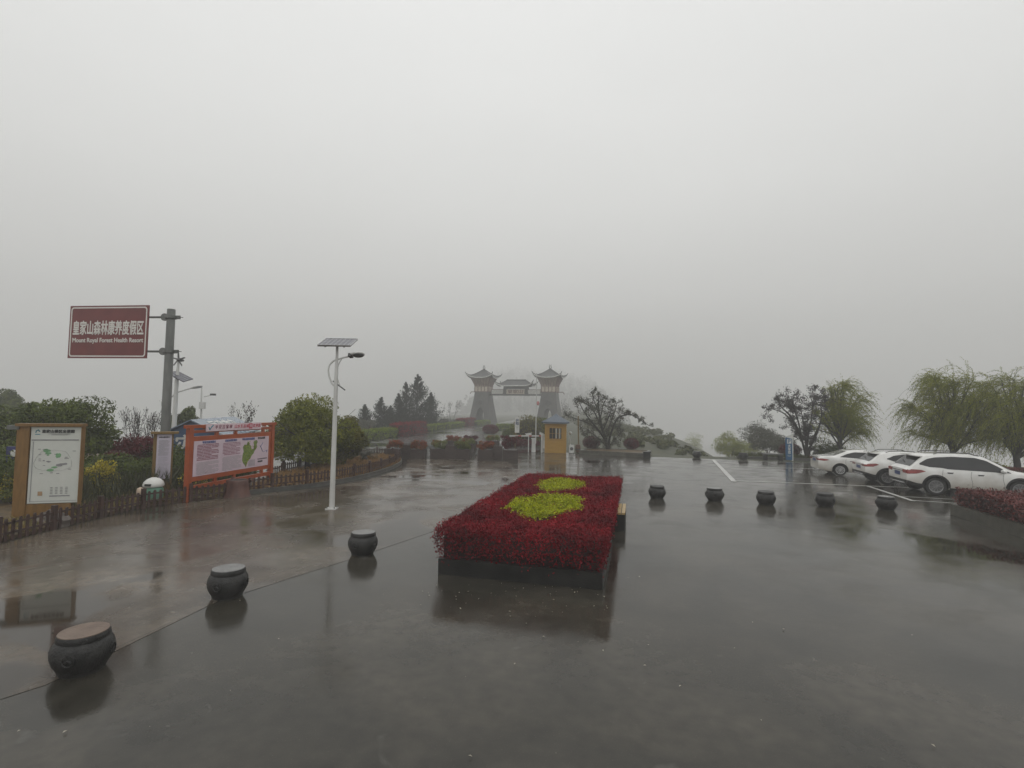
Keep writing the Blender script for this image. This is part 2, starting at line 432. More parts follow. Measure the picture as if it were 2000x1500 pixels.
# raised soil beds and kerb
SOIL = mat('wet soil and straw', (.045, .034, .02), (.15, .095, .035), .7, 5, bump=.7, bscale=20)
STRAW = mat('dead brown grass', (.14, .075, .02), (.30, .17, .05), .7, 9, island=.6)
KERB = mat('wet stone kerb', (.05, .05, .046), (.10, .098, .09), .3, 4, bump=.2)
garden = [(-11.0, 4), (-10.95, 8), (-10.9, 12.3), (-10.75, 15.2), (-10.0, 16.1), (-9.25, 16.9), (-9.3, 18.3), (-10.1, 19.6), (-12.2, 21.5), (-13.5, 27), (-15, 37.5), (-27, 39), (-27, 4)]
struct(MB().prism(garden, -.3, .07).build('garden_ground', SOIL))
island = [(-9.2, 17.0), (-8.45, 18.0), (-7.3, 19.3), (-6.4, 21.4), (-6.0, 24), (-5.85, 26.2), (-6.0, 28.4), (-6.6, 30.1), (-7.6, 31.6), (-8.7, 31.5), (-9.2, 28), (-9.75, 24), (-9.9, 21), (-9.25, 18.4)]
def smooth_path(P, it=2, closed=False):
    P = [Vector(p) for p in P]
    for _ in range(it):
        Q = []
        n = len(P)
        for i in range(n if closed else n - 1):
            a, b = P[i], P[(i + 1) % n]; Q += [a * .75 + b * .25, a * .25 + b * .75]
        if not closed: Q = [P[0]] + Q + [P[-1]]
        P = Q
    return P
isl = smooth_path([(x, y, 0) for x, y in island], 2, True)
struct(MB().prism([(p.x, p.y) for p in isl], -.3, .13).build('island_ground', SOIL))
ring_i = [(p.x, p.y) for p in isl]
cx = sum(p[0] for p in ring_i) / len(ring_i); cy = sum(p[1] for p in ring_i) / len(ring_i)
mb = MB(); n = len(ring_i); vs = []
for x, y in ring_i:
    d = Vector((x - cx, y - cy)).normalized() * .13
    vs += [(x, y, .16), (x + d.x, y + d.y, .16), (x + d.x, y + d.y, -.1), (x, y, -.1)]
mb.add(vs, [f for i in range(n) for k in range(4) for f in [(i * 4 + k, i * 4 + (k + 1) % 4, ((i + 1) % n) * 4 + (k + 1) % 4, ((i + 1) % n) * 4 + k)]])
struct(mb.build('kerb', KERB, fix=True))
# dead straw on the island and along the fence
def in_poly(p, poly):
    x, y = p; c = False; j = len(poly) - 1
    for i in range(len(poly)):
        if (poly[i][1] > y) != (poly[j][1] > y) and x < (poly[j][0] - poly[i][0]) * (y - poly[i][1]) / (poly[j][1] - poly[i][1]) + poly[i][0]: c = not c
        j = i
    return c
pts = []
while len(pts) < 9000:
    p = (rng.uniform(-10, -5.8), rng.uniform(17, 31.6))
    if in_poly(p, ring_i) and (p[1] > 24 or rng.rand() < .5): pts.append((p[0], p[1], .13 + rng.uniform(0, .12)))
struct(leaves('dead_grass', STRAW, pts, .22, .12, dirs=unit(len(pts)) * .6 + np.array([0, 0, .7])), 'stuff')
pts = []
while len(pts) < 5000:
    p = (rng.uniform(-12.4, -9.0), rng.uniform(9, 19))
    if in_poly(p, garden): pts.append((p[0], p[1], .07 + rng.uniform(0, .10)))
GREENG = mat('garden grass', (.05, .06, .015), (.30, .21, .06), .6, 1.6, island=.5)
struct(leaves('garden_grass', GREENG, pts, .24, .12, dirs=unit(len(pts)) * .6 + np.array([0, 0, .7])), 'stuff')

# ------------------------------------------------------------------ leaf materials
L_DARK = mat('dark evergreen leaves', (.014, .030, .005), (.135, .17, .024), .5, 1.2, island=.4, transl=.12, spec=.2)
L_CAMPH = mat('camphor leaves', (.026, .046, .006), (.25, .255, .022), .5, 1.0, island=.4, transl=.2, spec=.2)
L_YEL = mat('young yellowish leaves', (.03, .045, .006), (.20, .17, .018), .5, 1.4, island=.5, transl=.2, spec=.2)
L_CON = mat('conifer foliage', (.008, .016, .010), (.022, .034, .02), .7, 1.2, island=.4, spec=.15)
L_RED = mat('red hedge leaves', (.038, .005, .009), (.33, .012, .022), .6, 1.1, island=.36, transl=.12, spec=.15)
L_REDD = mat('dull red leaves', (.030, .007, .009), (.15, .018, .026), .6, 1.6, island=.5, transl=.1, spec=.15)
L_LIME = mat('lime green leaves', (.16, .20, .006), (.50, .52, .012), .55, 3, island=.6, transl=.2, spec=.15)
L_HEDGE = mat('green hedge leaves', (.05, .085, .012), (.28, .36, .03), .6, 1.5, island=.5, transl=.2, spec=.15)
L_WIL = mat('willow leaves', (.11, .14, .014), (.34, .35, .05), .6, .9, island=.5, transl=.35, spec=.12)
L_YFL = mat('yellow blossoms', (.20, .16, .01), (.62, .52, .04), .45, 3, island=.7, transl=.2)
CORE = mat('twigs inside', (.012, .012, .008), (.03, .026, .018), .8, 6)
CORE_R = mat('red twigs inside', (.014, .006, .006), (.04, .014, .014), .8, 6)

def crown_tree(name, label, cat, loc, trunk_h, c, r, nclump, nleaf, lsize, m, tr=.12, group=None, low=-.55, cr=.38, bark=None):
    t = thing(name, label, cat, loc, group=group)
    mb = MB(); top = Vector((c[0], c[1], trunk_h))
    mb.tube([(0, 0, -.2), (0, 0, .05), (c[0] * .3, c[1] * .3, trunk_h * .5), top], [tr * 1.35, tr * 1.1, tr, tr * .85], 8)
    for i in range(6):
        a = i * 1.05 + rnd.uniform(0, .6)
        branches(mb, top - Vector((0, 0, .1 * i * trunk_h / 3)), (math.cos(a) * .8, math.sin(a) * .8, .8), r[2] * .8, tr * .5, 2, .6, .1, None)
    mb.build('trunk', bark or BARK, t, smooth=60)
    P, D = crown_pts(c, r, nclump, nleaf, cr, low)
    ok = P[:, 2] > .12
    leaves('crown', m, P[ok], lsize, .5, t, nrm=D[ok] + np.array([0, 0, .5]))
    return t
def bush(name, label, cat, loc, r, n, lsize, m, group=None, core=CORE, low=0.0, trunk=True, aspect=.5, nclump=0):
    """rounded shrub: leaf shell round a twiggy core"""
    t = thing(name, label, cat, loc, group=group)
    cz = r[2] * .95 + low
    if trunk:
        mb = MB()
        for i in range(5):
            a = i * 1.3; mb.tube([(.04 * math.cos(a), .04 * math.sin(a), -.1), (r[0] * .25 * math.cos(a), r[1] * .25 * math.sin(a), cz * .6), (r[0] * .5 * math.cos(a), r[1] * .5 * math.sin(a), cz + .2 * r[2])], [.03, .022, .012], 5)
        mb.build('stem', BARK, t)
    if nclump:
        P, D = crown_pts((0, 0, cz), r, nclump, n, .45, -.8)
    else:
        P, D = blob_pts((0, 0, cz), r, n, .72)
        P += unit(n) * np.array(r) * .05
    k = P[:, 2] > .03
    mb = MB(); mb.lathe([(.02, cz - r[2] * .7)] + [(r[0] * .72 * math.cos(a), cz + r[2] * .72 * math.sin(a)) for a in np.linspace(-1.2, 1.2, 7)] + [(.02, cz + r[2] * .72)], 12, sy=r[1] / r[0])
    leaves('foliage', [m, core], P[k], lsize, aspect, t, nrm=D[k] + np.array([0, 0, .3]), core=None if nclump else mb)
    return t
def hedge(name, label, loc, axis, length, width, z0, z1, n, lsize, m, core, group=None, cat='hedge', tilt=0, top=None, rough=.06, parts=None):
    """clipped hedge: box of leaves on a dark core, long axis along `axis`"""
    t = thing(name, label, cat, loc, math.atan2(axis[1], axis[0]), group)
    h = z1 - z0
    A = np.array([length * width * 1.6, length * h, length * h, width * h, width * h]); A /= A.sum()
    f = rng.choice(5, n, p=A); a, b = rng.uniform(-.5, .5, n), rng.uniform(-.5, .5, n)
    P = np.zeros((n, 3)); D = np.zeros((n, 3))
    for k, (px, py, pz, d) in enumerate(((a, b, .5, (0, 0, 1)), (a, -.5, b, (0, -1, 0)), (a, .5, b, (0, 1, 0)), (-.5, a, b, (-1, 0, 0)), (.5, a, b, (1, 0, 0)))):
        q = f == k
        g = lambda v: (v[q] if isinstance(v, np.ndarray) else v)
        P[q, 0] = g(px); P[q, 1] = g(py); P[q, 2] = g(pz); D[q] = d
    # round the edges a little, jitter the shell
    P *= np.array([length, width, h]); P[:, 2] += (z0 + z1) / 2
    bump_ = np.sin(P[:, 0] * 3.1 + 1) * np.sin(P[:, 1] * 2.7) * .5 + np.sin(P[:, 0] * 7.3) * np.sin(P[:, 1] * 6.1 + P[:, 2] * 5) * .5
    P += D * (bump_ * rough * .8)[:, None] + rng.normal(size=(n, 3)) * rough * .55 - D * rng.uniform(0, rough, n)[:, None]
    e = np.maximum(0, np.abs(P[:, 1]) - width / 2 + .12); P[:, 2] -= np.where(P[:, 2] > (z0 + z1) / 2, e * .6, 0)
    P[:, 2] += P[:, 0] * tilt
    mb = MB(); mb.box((0, 0, (z0 + z1) / 2 - .03), (length - .16, width - .16, h - .16))
    if parts: return t, P, D, mb
    leaves('foliage', [m, core], P, lsize, .5, t, nrm=D + np.array([0, 0, .3]), core=mb)
    return t

# ------------------------------------------------------------------ central flower bed
NR = Vector((1.58, 8.77, 0)); BW, BL = 2.95, 8.5
bed_c = NR - V * BW / 2 + U * BL / 2
GRAN = mat('dark wet granite', (.011, .011, .010), (.026, .025, .023), .45, 3, bump=.25, bscale=40, spec=.25)
t = thing('planter_bed', 'long low dark granite planter bed in the middle of the wet plaza', 'planter', bed_c, LOT)
mb = MB(); wt = .13; hh = .285
for x, y, lx, ly in ((0, -BL / 2 + wt / 2, BW, wt), (0, BL / 2 - wt / 2, BW, wt), (-BW / 2 + wt / 2, 0, wt, BL - 2 * wt), (BW / 2 - wt / 2, 0, wt, BL - 2 * wt)):
    mb.box((x, y, hh / 2 - .05), (lx, ly, hh + .1))
mb.build('wall', GRAN, t)
MB().box((0, 0, .1), (BW - 2 * wt, BL - 2 * wt, .26)).build('soil', SOIL, t)
# hedge fills the planter (its own plant)
t, P, D, core = hedge('red_hedge', 'clipped dark red hedge with two lime green patches filling the central planter', bed_c, (V.x, V.y), BW + .16, BL + .1, .20, .84, 115000, .04, L_RED, CORE_R, cat='hedge', parts=True, rough=.055)
# the clipped top overhangs; the flanks draw in towards the soil
kk = np.clip((.80 - P[:, 2]) / .5, 0, 1) * .07
P[:, 0] -= np.sign(P[:, 0]) * kk * (np.abs(P[:, 0]) > BW / 2 - .2); P[:, 1] -= np.sign(P[:, 1]) * kk * (np.abs(P[:, 1]) > BL / 2 - .2)
keep = (D[:, 2] > .5) | (rng.rand(len(P)) < np.clip(.25 + (P[:, 2] - .3) * 1.7, .2, 1)); P, D = P[keep], D[keep]
core.v = [(x * .955, y * .985, z) for x, y, z in core.v]
def poly_patch(cx, cy, rx, ry, seed):
    r = random.Random(seed); return [(cx + rx * math.cos(a) * r.uniform(.66, 1.22), cy + ry * math.sin(a) * r.uniform(.66, 1.18)) for a in np.linspace(0, 2 * math.pi, 10)[:-1]]
def tolocal(p):
    d = Vector((p[0], p[1], 0)) - bed_c; return (d.dot(V), d.dot(U))
c1 = tolocal(G(1066, 989, .84)); c2 = tolocal(G(1101, 947.5, .84))
pa, pb_ = poly_patch(*c1, .78, 1.58, 5), poly_patch(*c2, .74, 1.42, 8)
inl = np.array([(D[i, 2] > .9) and rng.rand() < .9 and (in_poly(P[i, :2], pa) or in_poly(P[i, :2], pb_)) for i in range(len(P))])
leaves('foliage', [L_RED, CORE_R], P[~inl], .042, .55, t, nrm=D[~inl] + np.array([0, 0, .3]), core=core)
lp = []
while len(lp) < 11000:
    k = rnd.random(); c, q, rr = (c1, pa, (.85, 1.65)) if k < .55 else (c2, pb_, (.8, 1.5))
    p = (c[0] + rng.uniform(-1, 1) * rr[0], c[1] + rng.uniform(-1, 1) * rr[1])
    if in_poly((p[0] + rng.normal() * .075, p[1] + rng.normal() * .12), q): lp.append((p[0], p[1], .83 + rng.uniform(0, .08) + .03 * math.sin(p[0] * 5) * math.sin(p[1] * 4)))
leaves('lime_patch', L_LIME, lp, .05, .6, t, nrm=np.tile([0, 0, 1.2], (len(lp), 1)))

# bench beside the bed
SLAT = mat('yellow wooden slats', (.36, .24, .09), (.52, .38, .17), .35, 7, stretch=(1, 12, 1))
bl = Vector((*G(1218, 1038), 0))
t = thing('bench', 'short stone bench with yellow wooden slats beside the red flower bed', 'bench', bl + U * .68 - V * .22, LOT)
for s in (-1, 1): MB().box((0, s * .55, .2), (.5, .24, .42)).build('leg', GRAN, t)
MB().box((0, 0, .33), (.36, .86, .12)).build('frame', GRAN, t)
for i in range(5): MB().box((-.21 + i * .105, 0, .435), (.085, 1.36, .045)).build('slat', SLAT, t)

# planter with red hedge at the right edge
fc = Vector((*G(1856, 1005), 0)); PL2, PW2 = 7.5, 4.5
c2_ = fc + V * PW2 / 2 - U * PL2 / 2
CONCW = mat('mossy concrete planter', (.045, .042, .032), (.095, .09, .072), .35, 4, bump=.3)
t = thing('planter_bed', 'mossy concrete planter bed at the right edge beside the parked cars', 'planter', c2_, LOT)
mb = MB(); wt = .16; hh = .33
for x, y, lx, ly in ((0, -PL2 / 2 + wt / 2, PW2, wt), (0, PL2 / 2 - wt / 2, PW2, wt), (-PW2 / 2 + wt / 2, 0, wt, PL2 - 2 * wt), (PW2 / 2 - wt / 2, 0, wt, PL2 - 2 * wt)):
    mb.box((x, y, hh / 2 - .05), (lx, ly, hh + .1))
mb.build('wall', CONCW, t); MB().box((0, 0, .1), (PW2 - 2 * wt, PL2 - 2 * wt, .26)).build('soil', SOIL, t)
L_RED2 = mat('faded red hedge leaves', (.05, .012, .01), (.20, .035, .028), .45, 1.2, island=.5, transl=.12)
t = hedge('red_hedge', 'dull red hedge in the mossy planter at the right edge', c2_ - U * .05 + V * .05, (V.x, V.y), PW2 - .05, PL2 - .1, .27, .82, 34000, .07, L_RED2, CORE_R, rough=.09)

# ------------------------------------------------------------------ drum stools
STONE = mat('dark carved stone', (.008, .008, .0078), (.036, .035, .033), .42, 7, bump=.6, bscale=45, spec=.35)
LID_SHEEN = mat('wet stone lid', (.09, .09, .088), (.15, .15, .145), .16, 6, bump=.08)  # paler than the drum stone: wet sky sheen put into the base colour
RUST = mat('rusty brown lid', (.08, .045, .03), (.17, .12, .085), .3, 5, bump=.15)
t0 = thing('drum_stool', 'dark stone drum stool nearest the camera with a rusty brown top', 'stool', (0, 0, 0), group='drum stools lining the plaza')
MB().lathe([(.215, -.02), (.22, .03), (.235, .055), (.272, .12), (.292, .18), (.297, .23), (.285, .29), (.262, .335), (.244, .352), (.238, .36)], 40).build('drum', STONE, t0, smooth=50)
MB().lathe([(.236, .358), (.25, .362), (.252, .372), (.243, .415), (.238, .422)], 40).build('rim', STONE, t0, smooth=40)
MB().lathe([(.05, .405), (.22, .42), (.236, .425), (.234, .431), (.05, .431)], 40).build('lid', RUST, t0, smooth=30)
for k in range(4):
    a = k * math.pi / 2 + .25; mb = MB(); c, s = math.cos(a), math.sin(a); tx_ = Vector((-s, c, 0))
    base = Vector((c * .294, s * .294, .215))
    for q in range(10):
        b = q * 2 * math.pi / 10; p = base + tx_ * math.cos(b) * .058 + Vector((0, 0, 1)) * math.sin(b) * .058
        p2 = base + tx_ * math.cos(b + .63) * .058 + Vector((0, 0, 1)) * math.sin(b + .63) * .058
        mb.tube([p, p2], .009, 5)
    mb.tube([base + tx_ * -.03 + Vector((0, 0, -.02)), base + Vector((c * .012, s * .012, .015)), base + tx_ * .03 + Vector((0, 0, -.015))], .012, 5)
    mb.build('carving', STONE, t0, smooth=60)
g = G(160, 1307); t0.location = (g[0], g[1], 0)
SHELP = [((444, 1164), 'dark stone drum stool with sheen painted wet lid, second from the left edge'),
         ((708, 1082), 'dark stone drum stool on the pavement left of the red flower bed'),
         ((1283, 973), 'drum stool closest to the slatted bench, first of the right row'),
         ((1396, 978), 'sheen lidded drum stool in the right row, just left of the white bay line'),
         ((1496, 985), 'dark topped middle drum stool of the right row, below the bay line end'),
         ((1612, 989), 'dark topped drum stool of the right row in front of the white hatchback'),
         ((1731, 996), 'drum stool with sheen painted lid at the right end, beside the mossy planter'),
         ((1361, 893.5), 'small distant drum stool at the far edge of the lot, left of the bay line'),
         ((1452, 897), 'small distant drum stool at the far edge of the lot, inside the marked bay')]
DARKLID = {4, 5, 2, 8}
lidmats = {}
for i, (p, lab) in enumerate(SHELP):
    x, y = G(*p); k = rnd.uniform(.97, 1.03); d = dup(t0, (x, y, 0), rnd.uniform(0, 6), lab, scale=(k, k, rnd.uniform(.97, 1.04)))
    d.rotation_euler = (R(rnd.uniform(-1.5, 1.5)), R(rnd.uniform(-1.5, 1.5)), d.rotation_euler[2])
    for ch in d.children:
        if ch.name.startswith('lid'):
            ch.data = ch.data.copy(); ch.data.materials[0] = STONE if i in DARKLID else LID_SHEEN

# petals and leaf bits washed over the paving
LIT = mat('pale leaf bits', (.10, .085, .05), (.42, .38, .30), .5, 3, island=.9)
P = []
for i in range(60):
    Y = rng.uniform(3.2, 22) if i % 3 else rng.uniform(3.2, 9); X = rng.uniform(-1.0, 1.0) * Y * .98
    if not in_poly((X, Y), garden) and not in_poly((X, Y), ring_i): P.append((X, Y, .018))
for i in range(60):
    P.append((NR.x - rng.uniform(0, 3), NR.y + rng.uniform(-1.0, .3) - rng.uniform(0, .3), .018))
struct(leaves('leaf_litter', LIT, P, .026, .55, dirs=unit(len(P)) * np.array([1, 1, .05]), nrm=np.tile([0, 0, 4.], (len(P), 1)), vary=.7), 'stuff')

# kerb and rough grass along the far edge of the lot
ka, kb = Vector((15.5, 35.3, 0)), Vector((28, 32.4, 0)); kd = (kb - ka); kl = kd.length; kn = Vector((-kd.y, kd.x, 0)).normalized()
km = (ka + kb) / 2
struct(MB().box((km.x, km.y, .03), (kl, .16, .18), rz=math.atan2(kd.y, kd.x)).build('kerb', KERB))
P = []
for i in range(5200):
    q = ka + kd * rng.rand() + kn * rng.uniform(.1, 1.9); P.append((q.x, q.y, rng.uniform(0, .28) * (.4 + .6 * abs(math.sin(q.x * 1.7)))))
struct(leaves('verge_grass', mat('verge grass', (.02, .028, .008), (.085, .095, .02), .6, 1.2, island=.5, spec=.15), P, .3, .1, dirs=unit(len(P)) * .5 + np.array([0, 0, .8])), 'stuff')
# ------------------------------------------------------------------ parked cars
PAINTW = mat('white car paint with road dirt', (.62, .61, .58), (.80, .80, .78), .22, 2.0, coat=.8)
def _dirt(M):
    nt = M.node_tree; pbn = [n for n in nt.nodes if n.type == 'BSDF_PRINCIPLED'][0]
    mx = pbn.inputs['Base Color'].links[0].from_node
    tx = [n for n in nt.nodes if n.type == 'TEX_COORD'][0]
    sp_ = nt.nodes.new('ShaderNodeSeparateXYZ'); nt.links.new(tx.outputs['Object'], sp_.inputs[0])
    nz = nt.nodes.new('ShaderNodeTexNoise'); nz.inputs['Scale'].default_value = 3; nt.links.new(tx.outputs['Object'], nz.inputs[0])
    ad = nt.nodes.new('ShaderNodeMath'); ad.operation = 'MULTIPLY_ADD'; ad.inputs[1].default_value = -.35; nt.links.new(nz.outputs[0], ad.inputs[0]); nt.links.new(sp_.outputs[2], ad.inputs[2])
    mr = nt.nodes.new('ShaderNodeMapRange'); mr.inputs[1].default_value = .12; mr.inputs[2].default_value = .72; mr.inputs[3].default_value = .6; mr.inputs[4].default_value = 0; nt.links.new(ad.outputs[0], mr.inputs[0])
    m2 = nt.nodes.new('ShaderNodeMixRGB'); m2.inputs[2].default_value = (.36, .31, .23, 1)
    nt.links.new(mr.outputs[0], m2.inputs[0]); nt.links.new(mx.outputs[0], m2.inputs[1]); nt.links.new(m2.outputs[0], pbn.inputs['Base Color'])
_dirt(PAINTW)
GLASS = mat('tinted car glass', (.010, .011, .012), (.022, .023, .025), .08, 2, spec=.35)
GLASS2 = mat('clear rear glass', (.12, .13, .11), (.22, .22, .19), .08, 2, spec=.8)
BLACKP = mat('black plastic trim', (.012, .012, .012), (.028, .028, .027), .5, 9)
TYRE = mat('wet tyre rubber', (.010, .010, .010), (.022, .022, .021), .5, 14)
ALLOY = mat('silver alloy', (.50, .50, .50), (.62, .62, .62), .3, 8, metal=.15)
ALLOYD = mat('dark grey alloy', (.20, .20, .20), (.32, .32, .32), .32, 8, metal=.15)
TAIL = mat('red tail lamp', (.16, .008, .007), (.30, .02, .015), .12, 10, coat=.6)
PLATE = mat('blue number plate', (.012, .03, .12), (.02, .05, .18), .3, 5)
CHROME = mat('grey metal trim', (.30, .30, .30), (.45, .45, .45), .25, 6, metal=.8)
def car(name, label, P, loc, rz, sc):
    L, Wd = P['L'], P['W'] / 2
    t = thing(name, label, 'car', (loc[0], loc[1], 0), rz); t.scale = (sc, sc, sc * P.get('zs', .92))
    xs = np.unique(np.concatenate([np.linspace(0, .5, 12), np.linspace(.5, L - .6, 40), np.linspace(L - .6, L, 12)]))
    def curve(pts, sm=.06):
        x, z = np.array(pts).T
        fx = np.linspace(0, L, 600); fz = np.interp(fx, x, z); k = max(1, int(sm * 600 / L))
        pad = np.pad(fz, k, mode='edge'); fz = np.convolve(pad, np.ones(2 * k + 1) / (2 * k + 1), 'valid')
        return lambda q: np.interp(q, fx, fz)
    top, belt, bot = curve(P['top'], .09), curve(P['belt'], .15), curve(P['bot'], .05)
    plan = curve(P['plan'], .10)
    def wr(x):   # half width at the roof edge
        dz = np.maximum(0, top(x) - belt(x)); return plan(x) * Wd * .965 - dz * P.get('tumble', .36)
    def side_y(x, z):
        w = plan(x) * Wd; zb, ze, zt = bot(x), belt(x), top(x) - .05
        if z <= ze:
            f = (z - zb) / max(.01, ze - zb)
            return w * np.interp(f, [0, .10, .38, .62, .80, 1], [.93, .975, 1.0, .995, .985, .965])
        f = min(1, (z - ze) / max(.02, zt - ze)); return w * .965 * (1 - f) + wr(x) * f
    rings = []
    for x in xs:
        zb, ze, zt = float(bot(x)), float(belt(x)), float(top(x)); ze = min(ze, zt - .02)
        w = float(plan(x) * Wd); half = [(0, zb), (w * .85, zb)]
        for f in (0, .10, .38, .62, .80, 1): half.append((float(side_y(x, zb + (ze - zb) * f)), zb + (ze - zb) * f))
        r = float(max(wr(x), w * .4)); zr = max(ze + .005, zt - .05)
        if zt - ze > .15:
            half += [(w * .965 * .66 + r * .34, ze + (zr - ze) * .34), (w * .965 * .33 + r * .67, ze + (zr - ze) * .67), (r, zr), (r * .93, zt - .018), (r * .6, zt + .006), (0, zt + .012)]
        else:
            k = (zt - ze); half += [(w * .955, ze + k * .3), (w * .93, ze + k * .55), (w * .90, ze + k * .75), (w * .82, ze + k * .9), (w * .55, zt), (0, zt + .01)]
        ring = [(float(x), -y, z) for y, z in half] + [(float(x), y, z) for y, z in half[-2:0:-1]]
        rings.append(ring)
    body = MB().loft(rings).build('body', PAINTW, t, fix=True)
    cut = []
    for wx in P['wheels']:
        for s in (-1, 1):
            c = MB().lathe([(P['arch'], s * Wd * .62), (P['arch'], s * Wd * 1.2)], 36, (wx, 0, P['wr']), axis='y').build('cutter', BLACKP, t, fix=True); cut.append(c)
    boolean(body, cut)
    body.data.polygons.foreach_set('use_smooth', [True] * len(body.data.polygons)); body.data.set_sharp_from_angle(angle=R(32))
    def patch(nm, x0, x1, zlo, zhi, m_, off=.006, nx=24, nz=4, s=-1, par=t):
        g = []
        for x in np.linspace(x0, x1, nx):
            a, b = zlo(x), zhi(x); b = max(b, a + .002)
            g.append([(float(x), s * (float(side_y(x, z)) + off), float(z)) for z in np.linspace(a, b, nz)])
        mb = MB(); mb.grid(g)
        if s < 0: mb.f = [f[::-1] for f in mb.f]
        return mb.build(nm, m_, par, smooth=50)
    def strip(nm, pts, w, m_, s=-1, off=.008, par=t):   # trim strip along (x,z) points on the side
        mb = MB(); path = [(x, s * (float(side_y(x, z)) + off), z) for x, z in pts]
        mb.tube(path, w, 5); return mb.build(nm, m_, par)
    for s in (-1, 1):
        for (x0, x1, lo, hi) in P['glass']:
            lo_, hi_ = curve(lo, .05), curve(hi, .05)
            patch('side_window', x0, x1, lo_, hi_, GLASS, s=s, nx=40)
        tl = P['tail']; a, b = curve(tl['lo'], .02), curve(tl['hi'], .02)
        o = patch('tail_light', tl['x'][0], tl['x'][1], a, b, TAIL, .012, s=s, nx=20)
        if P.get('clad'):
            for wx in P['wheels']:
                strip_ = MB()
                for k in range(18):
                    a0, a1 = math.pi * k / 18 - .12, math.pi * (k + 1) / 18 - .12
                    a1 = min(a1 + .02, math.pi + .12)
                    q = []
                    for aa in (a0, a1):
                        for rr in (P['arch'] - .012, P['arch'] + .055):
                            X, Z = wx + rr * math.cos(aa), P['wr'] + rr * math.sin(aa)
                            q.append((X, s * (float(side_y(min(max(X, .05), L - .05), max(Z, float(bot(X)) + .01))) + .012), Z))
                    f = [(0, 1, 3, 2)]; strip_.add(q, f if s > 0 else [f[0][::-1]])
                strip_.build('wheel_arch_trim', BLACKP, t)
        for hx in P['handles']:
            z = float(belt(hx)) - .11; MB().box((hx, s * (float(side_y(hx, z)) + .018), z), (.2, .022, .024)).build('door_handle', CHROME if P.get('clad') else PAINTW, t)
            MB().box((hx, s * (float(side_y(hx, z - .03)) + .003), z - .03), (.17, .01, .03)).build('handle_recess', BLACKP, t)
        for dx in P['seams']:
            zz = np.linspace(float(bot(dx)) + .10, float(belt(dx)) - .01, 8); strip('door_seam', [(dx + .02 * math.sin(i), z) for i, z in enumerate(zz)], .005, BLACKP, s, .001)
        mx_ = P['mirror']; z = float(belt(mx_)) + .09
        mb = MB(); mb.lathe([(.02, -.12), (.075, -.09), (.09, 0), (.075, .08), (.02, .10)], 12, (mx_, s * (float(side_y(mx_, z)) + .14), z), sx=.9, axis='y'); mb.build('mirror', PAINTW, t, smooth=60)
        MB().box((mx_ - .05, s * (float(side_y(mx_, z)) + .15), z - .005), (.03, .16, .10)).build('mirror_glass', BLACKP, t)
        sill = [(P['wheels'][0] + P['arch'] + .03, float(bot(1.6)) + .035), (P['wheels'][1] - P['arch'] - .03, float(bot(1.6)) + .035)]
        if P.get('clad'): strip('sill_trim', [(x, sill[0][1]) for x in np.linspace(sill[0][0], sill[1][0], 12)], .05, BLACKP, s, -.015)
        else: strip('sill_trim', [(x, sill[0][1]) for x in np.linspace(sill[0][0], sill[1][0], 12)], .014, CHROME, s, .0)
        # wheels
        for wx in P['wheels']:
            y0 = s * (Wd - .13); w_ = MB(); r = P['wr']
            prof = [(r * .66, -.105), (r * .93, -.11), (r, -.075), (r, .075), (r * .93, .11), (r * .66, .105)]
            w_.lathe(prof, 32, (0, 0, 0), axis='y')
            wo_ = bpy.data.objects.new('wheel', None); COL.objects.link(wo_); wo_.parent = t; wo_.location = (wx, y0, r)
            w_.build('tyre', TYRE, wo_, smooth=40, fix=True)
            rm = MB(); AL = ALLOY if P.get('alloy', 1) else ALLOYD
            yo = s * .085
            rm.lathe([(r * .60, yo - .02), (r * .685, yo + s * .028), (r * .685, yo - .02)], 32, axis='y')
            rm.lathe([(.001, yo + s * .03), (.05, yo + s * .03), (.06, yo), (.001, yo)], 14, axis='y')
            nsp = P['spokes']
            for k in range(nsp):
                a = 2 * math.pi * k / nsp; c, sn = math.cos(a), math.sin(a)
                rm.bar((c * .03, yo + s * .012, sn * .03), (c * r * .64, yo + s * .014, sn * r * .64), .03 if nsp > 7 else .05, .022)
            rm.build('rim', AL, wo_, fix=True)
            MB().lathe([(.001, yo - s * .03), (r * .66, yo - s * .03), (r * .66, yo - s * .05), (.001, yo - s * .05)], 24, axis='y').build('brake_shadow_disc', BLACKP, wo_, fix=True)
    # rear and front glass follow the roofline
    def top_patch(nm, x0, x1, k0, k1, m_, off=.008):
        g = []
        for x in np.linspace(x0, x1, 14):
            f = (x - x0) / (x1 - x0); k = k0 + (k1 - k0) * f; r = float(max(wr(x), .3)); g.append([(float(x), y * r * k, float(top(x)) + off + .006 * (1 - abs(y))) for y in np.linspace(-1, 1, 9)])
        mb = MB(); mb.grid(g); mb.f = [f[::-1] for f in mb.f]; return mb.build(nm, m_, t, smooth=50)
    top_patch('rear_window', *P['rear_glass'], P.get('rearm', GLASS)); top_patch('windscreen', *P['front_glass'], GLASS)
    # tail face
    xr = -.012
    MB().box((xr + .01, 0, P['plate_z']), (.03, .46, .15)).build('number_plate', PLATE, t)
    MB().box((xr + .006, 0, P['plate_z'] + .13), (.03, .9, .03)).build('tailgate_trim', CHROME, t)
    w0 = float(plan(0) * Wd)
    for s in (-1, 1): MB().box((xr + .012, s * (w0 - .17), P['tail']['zc']), (.03, .34, P['tail']['zh'])).build('tail_light', TAIL, t)
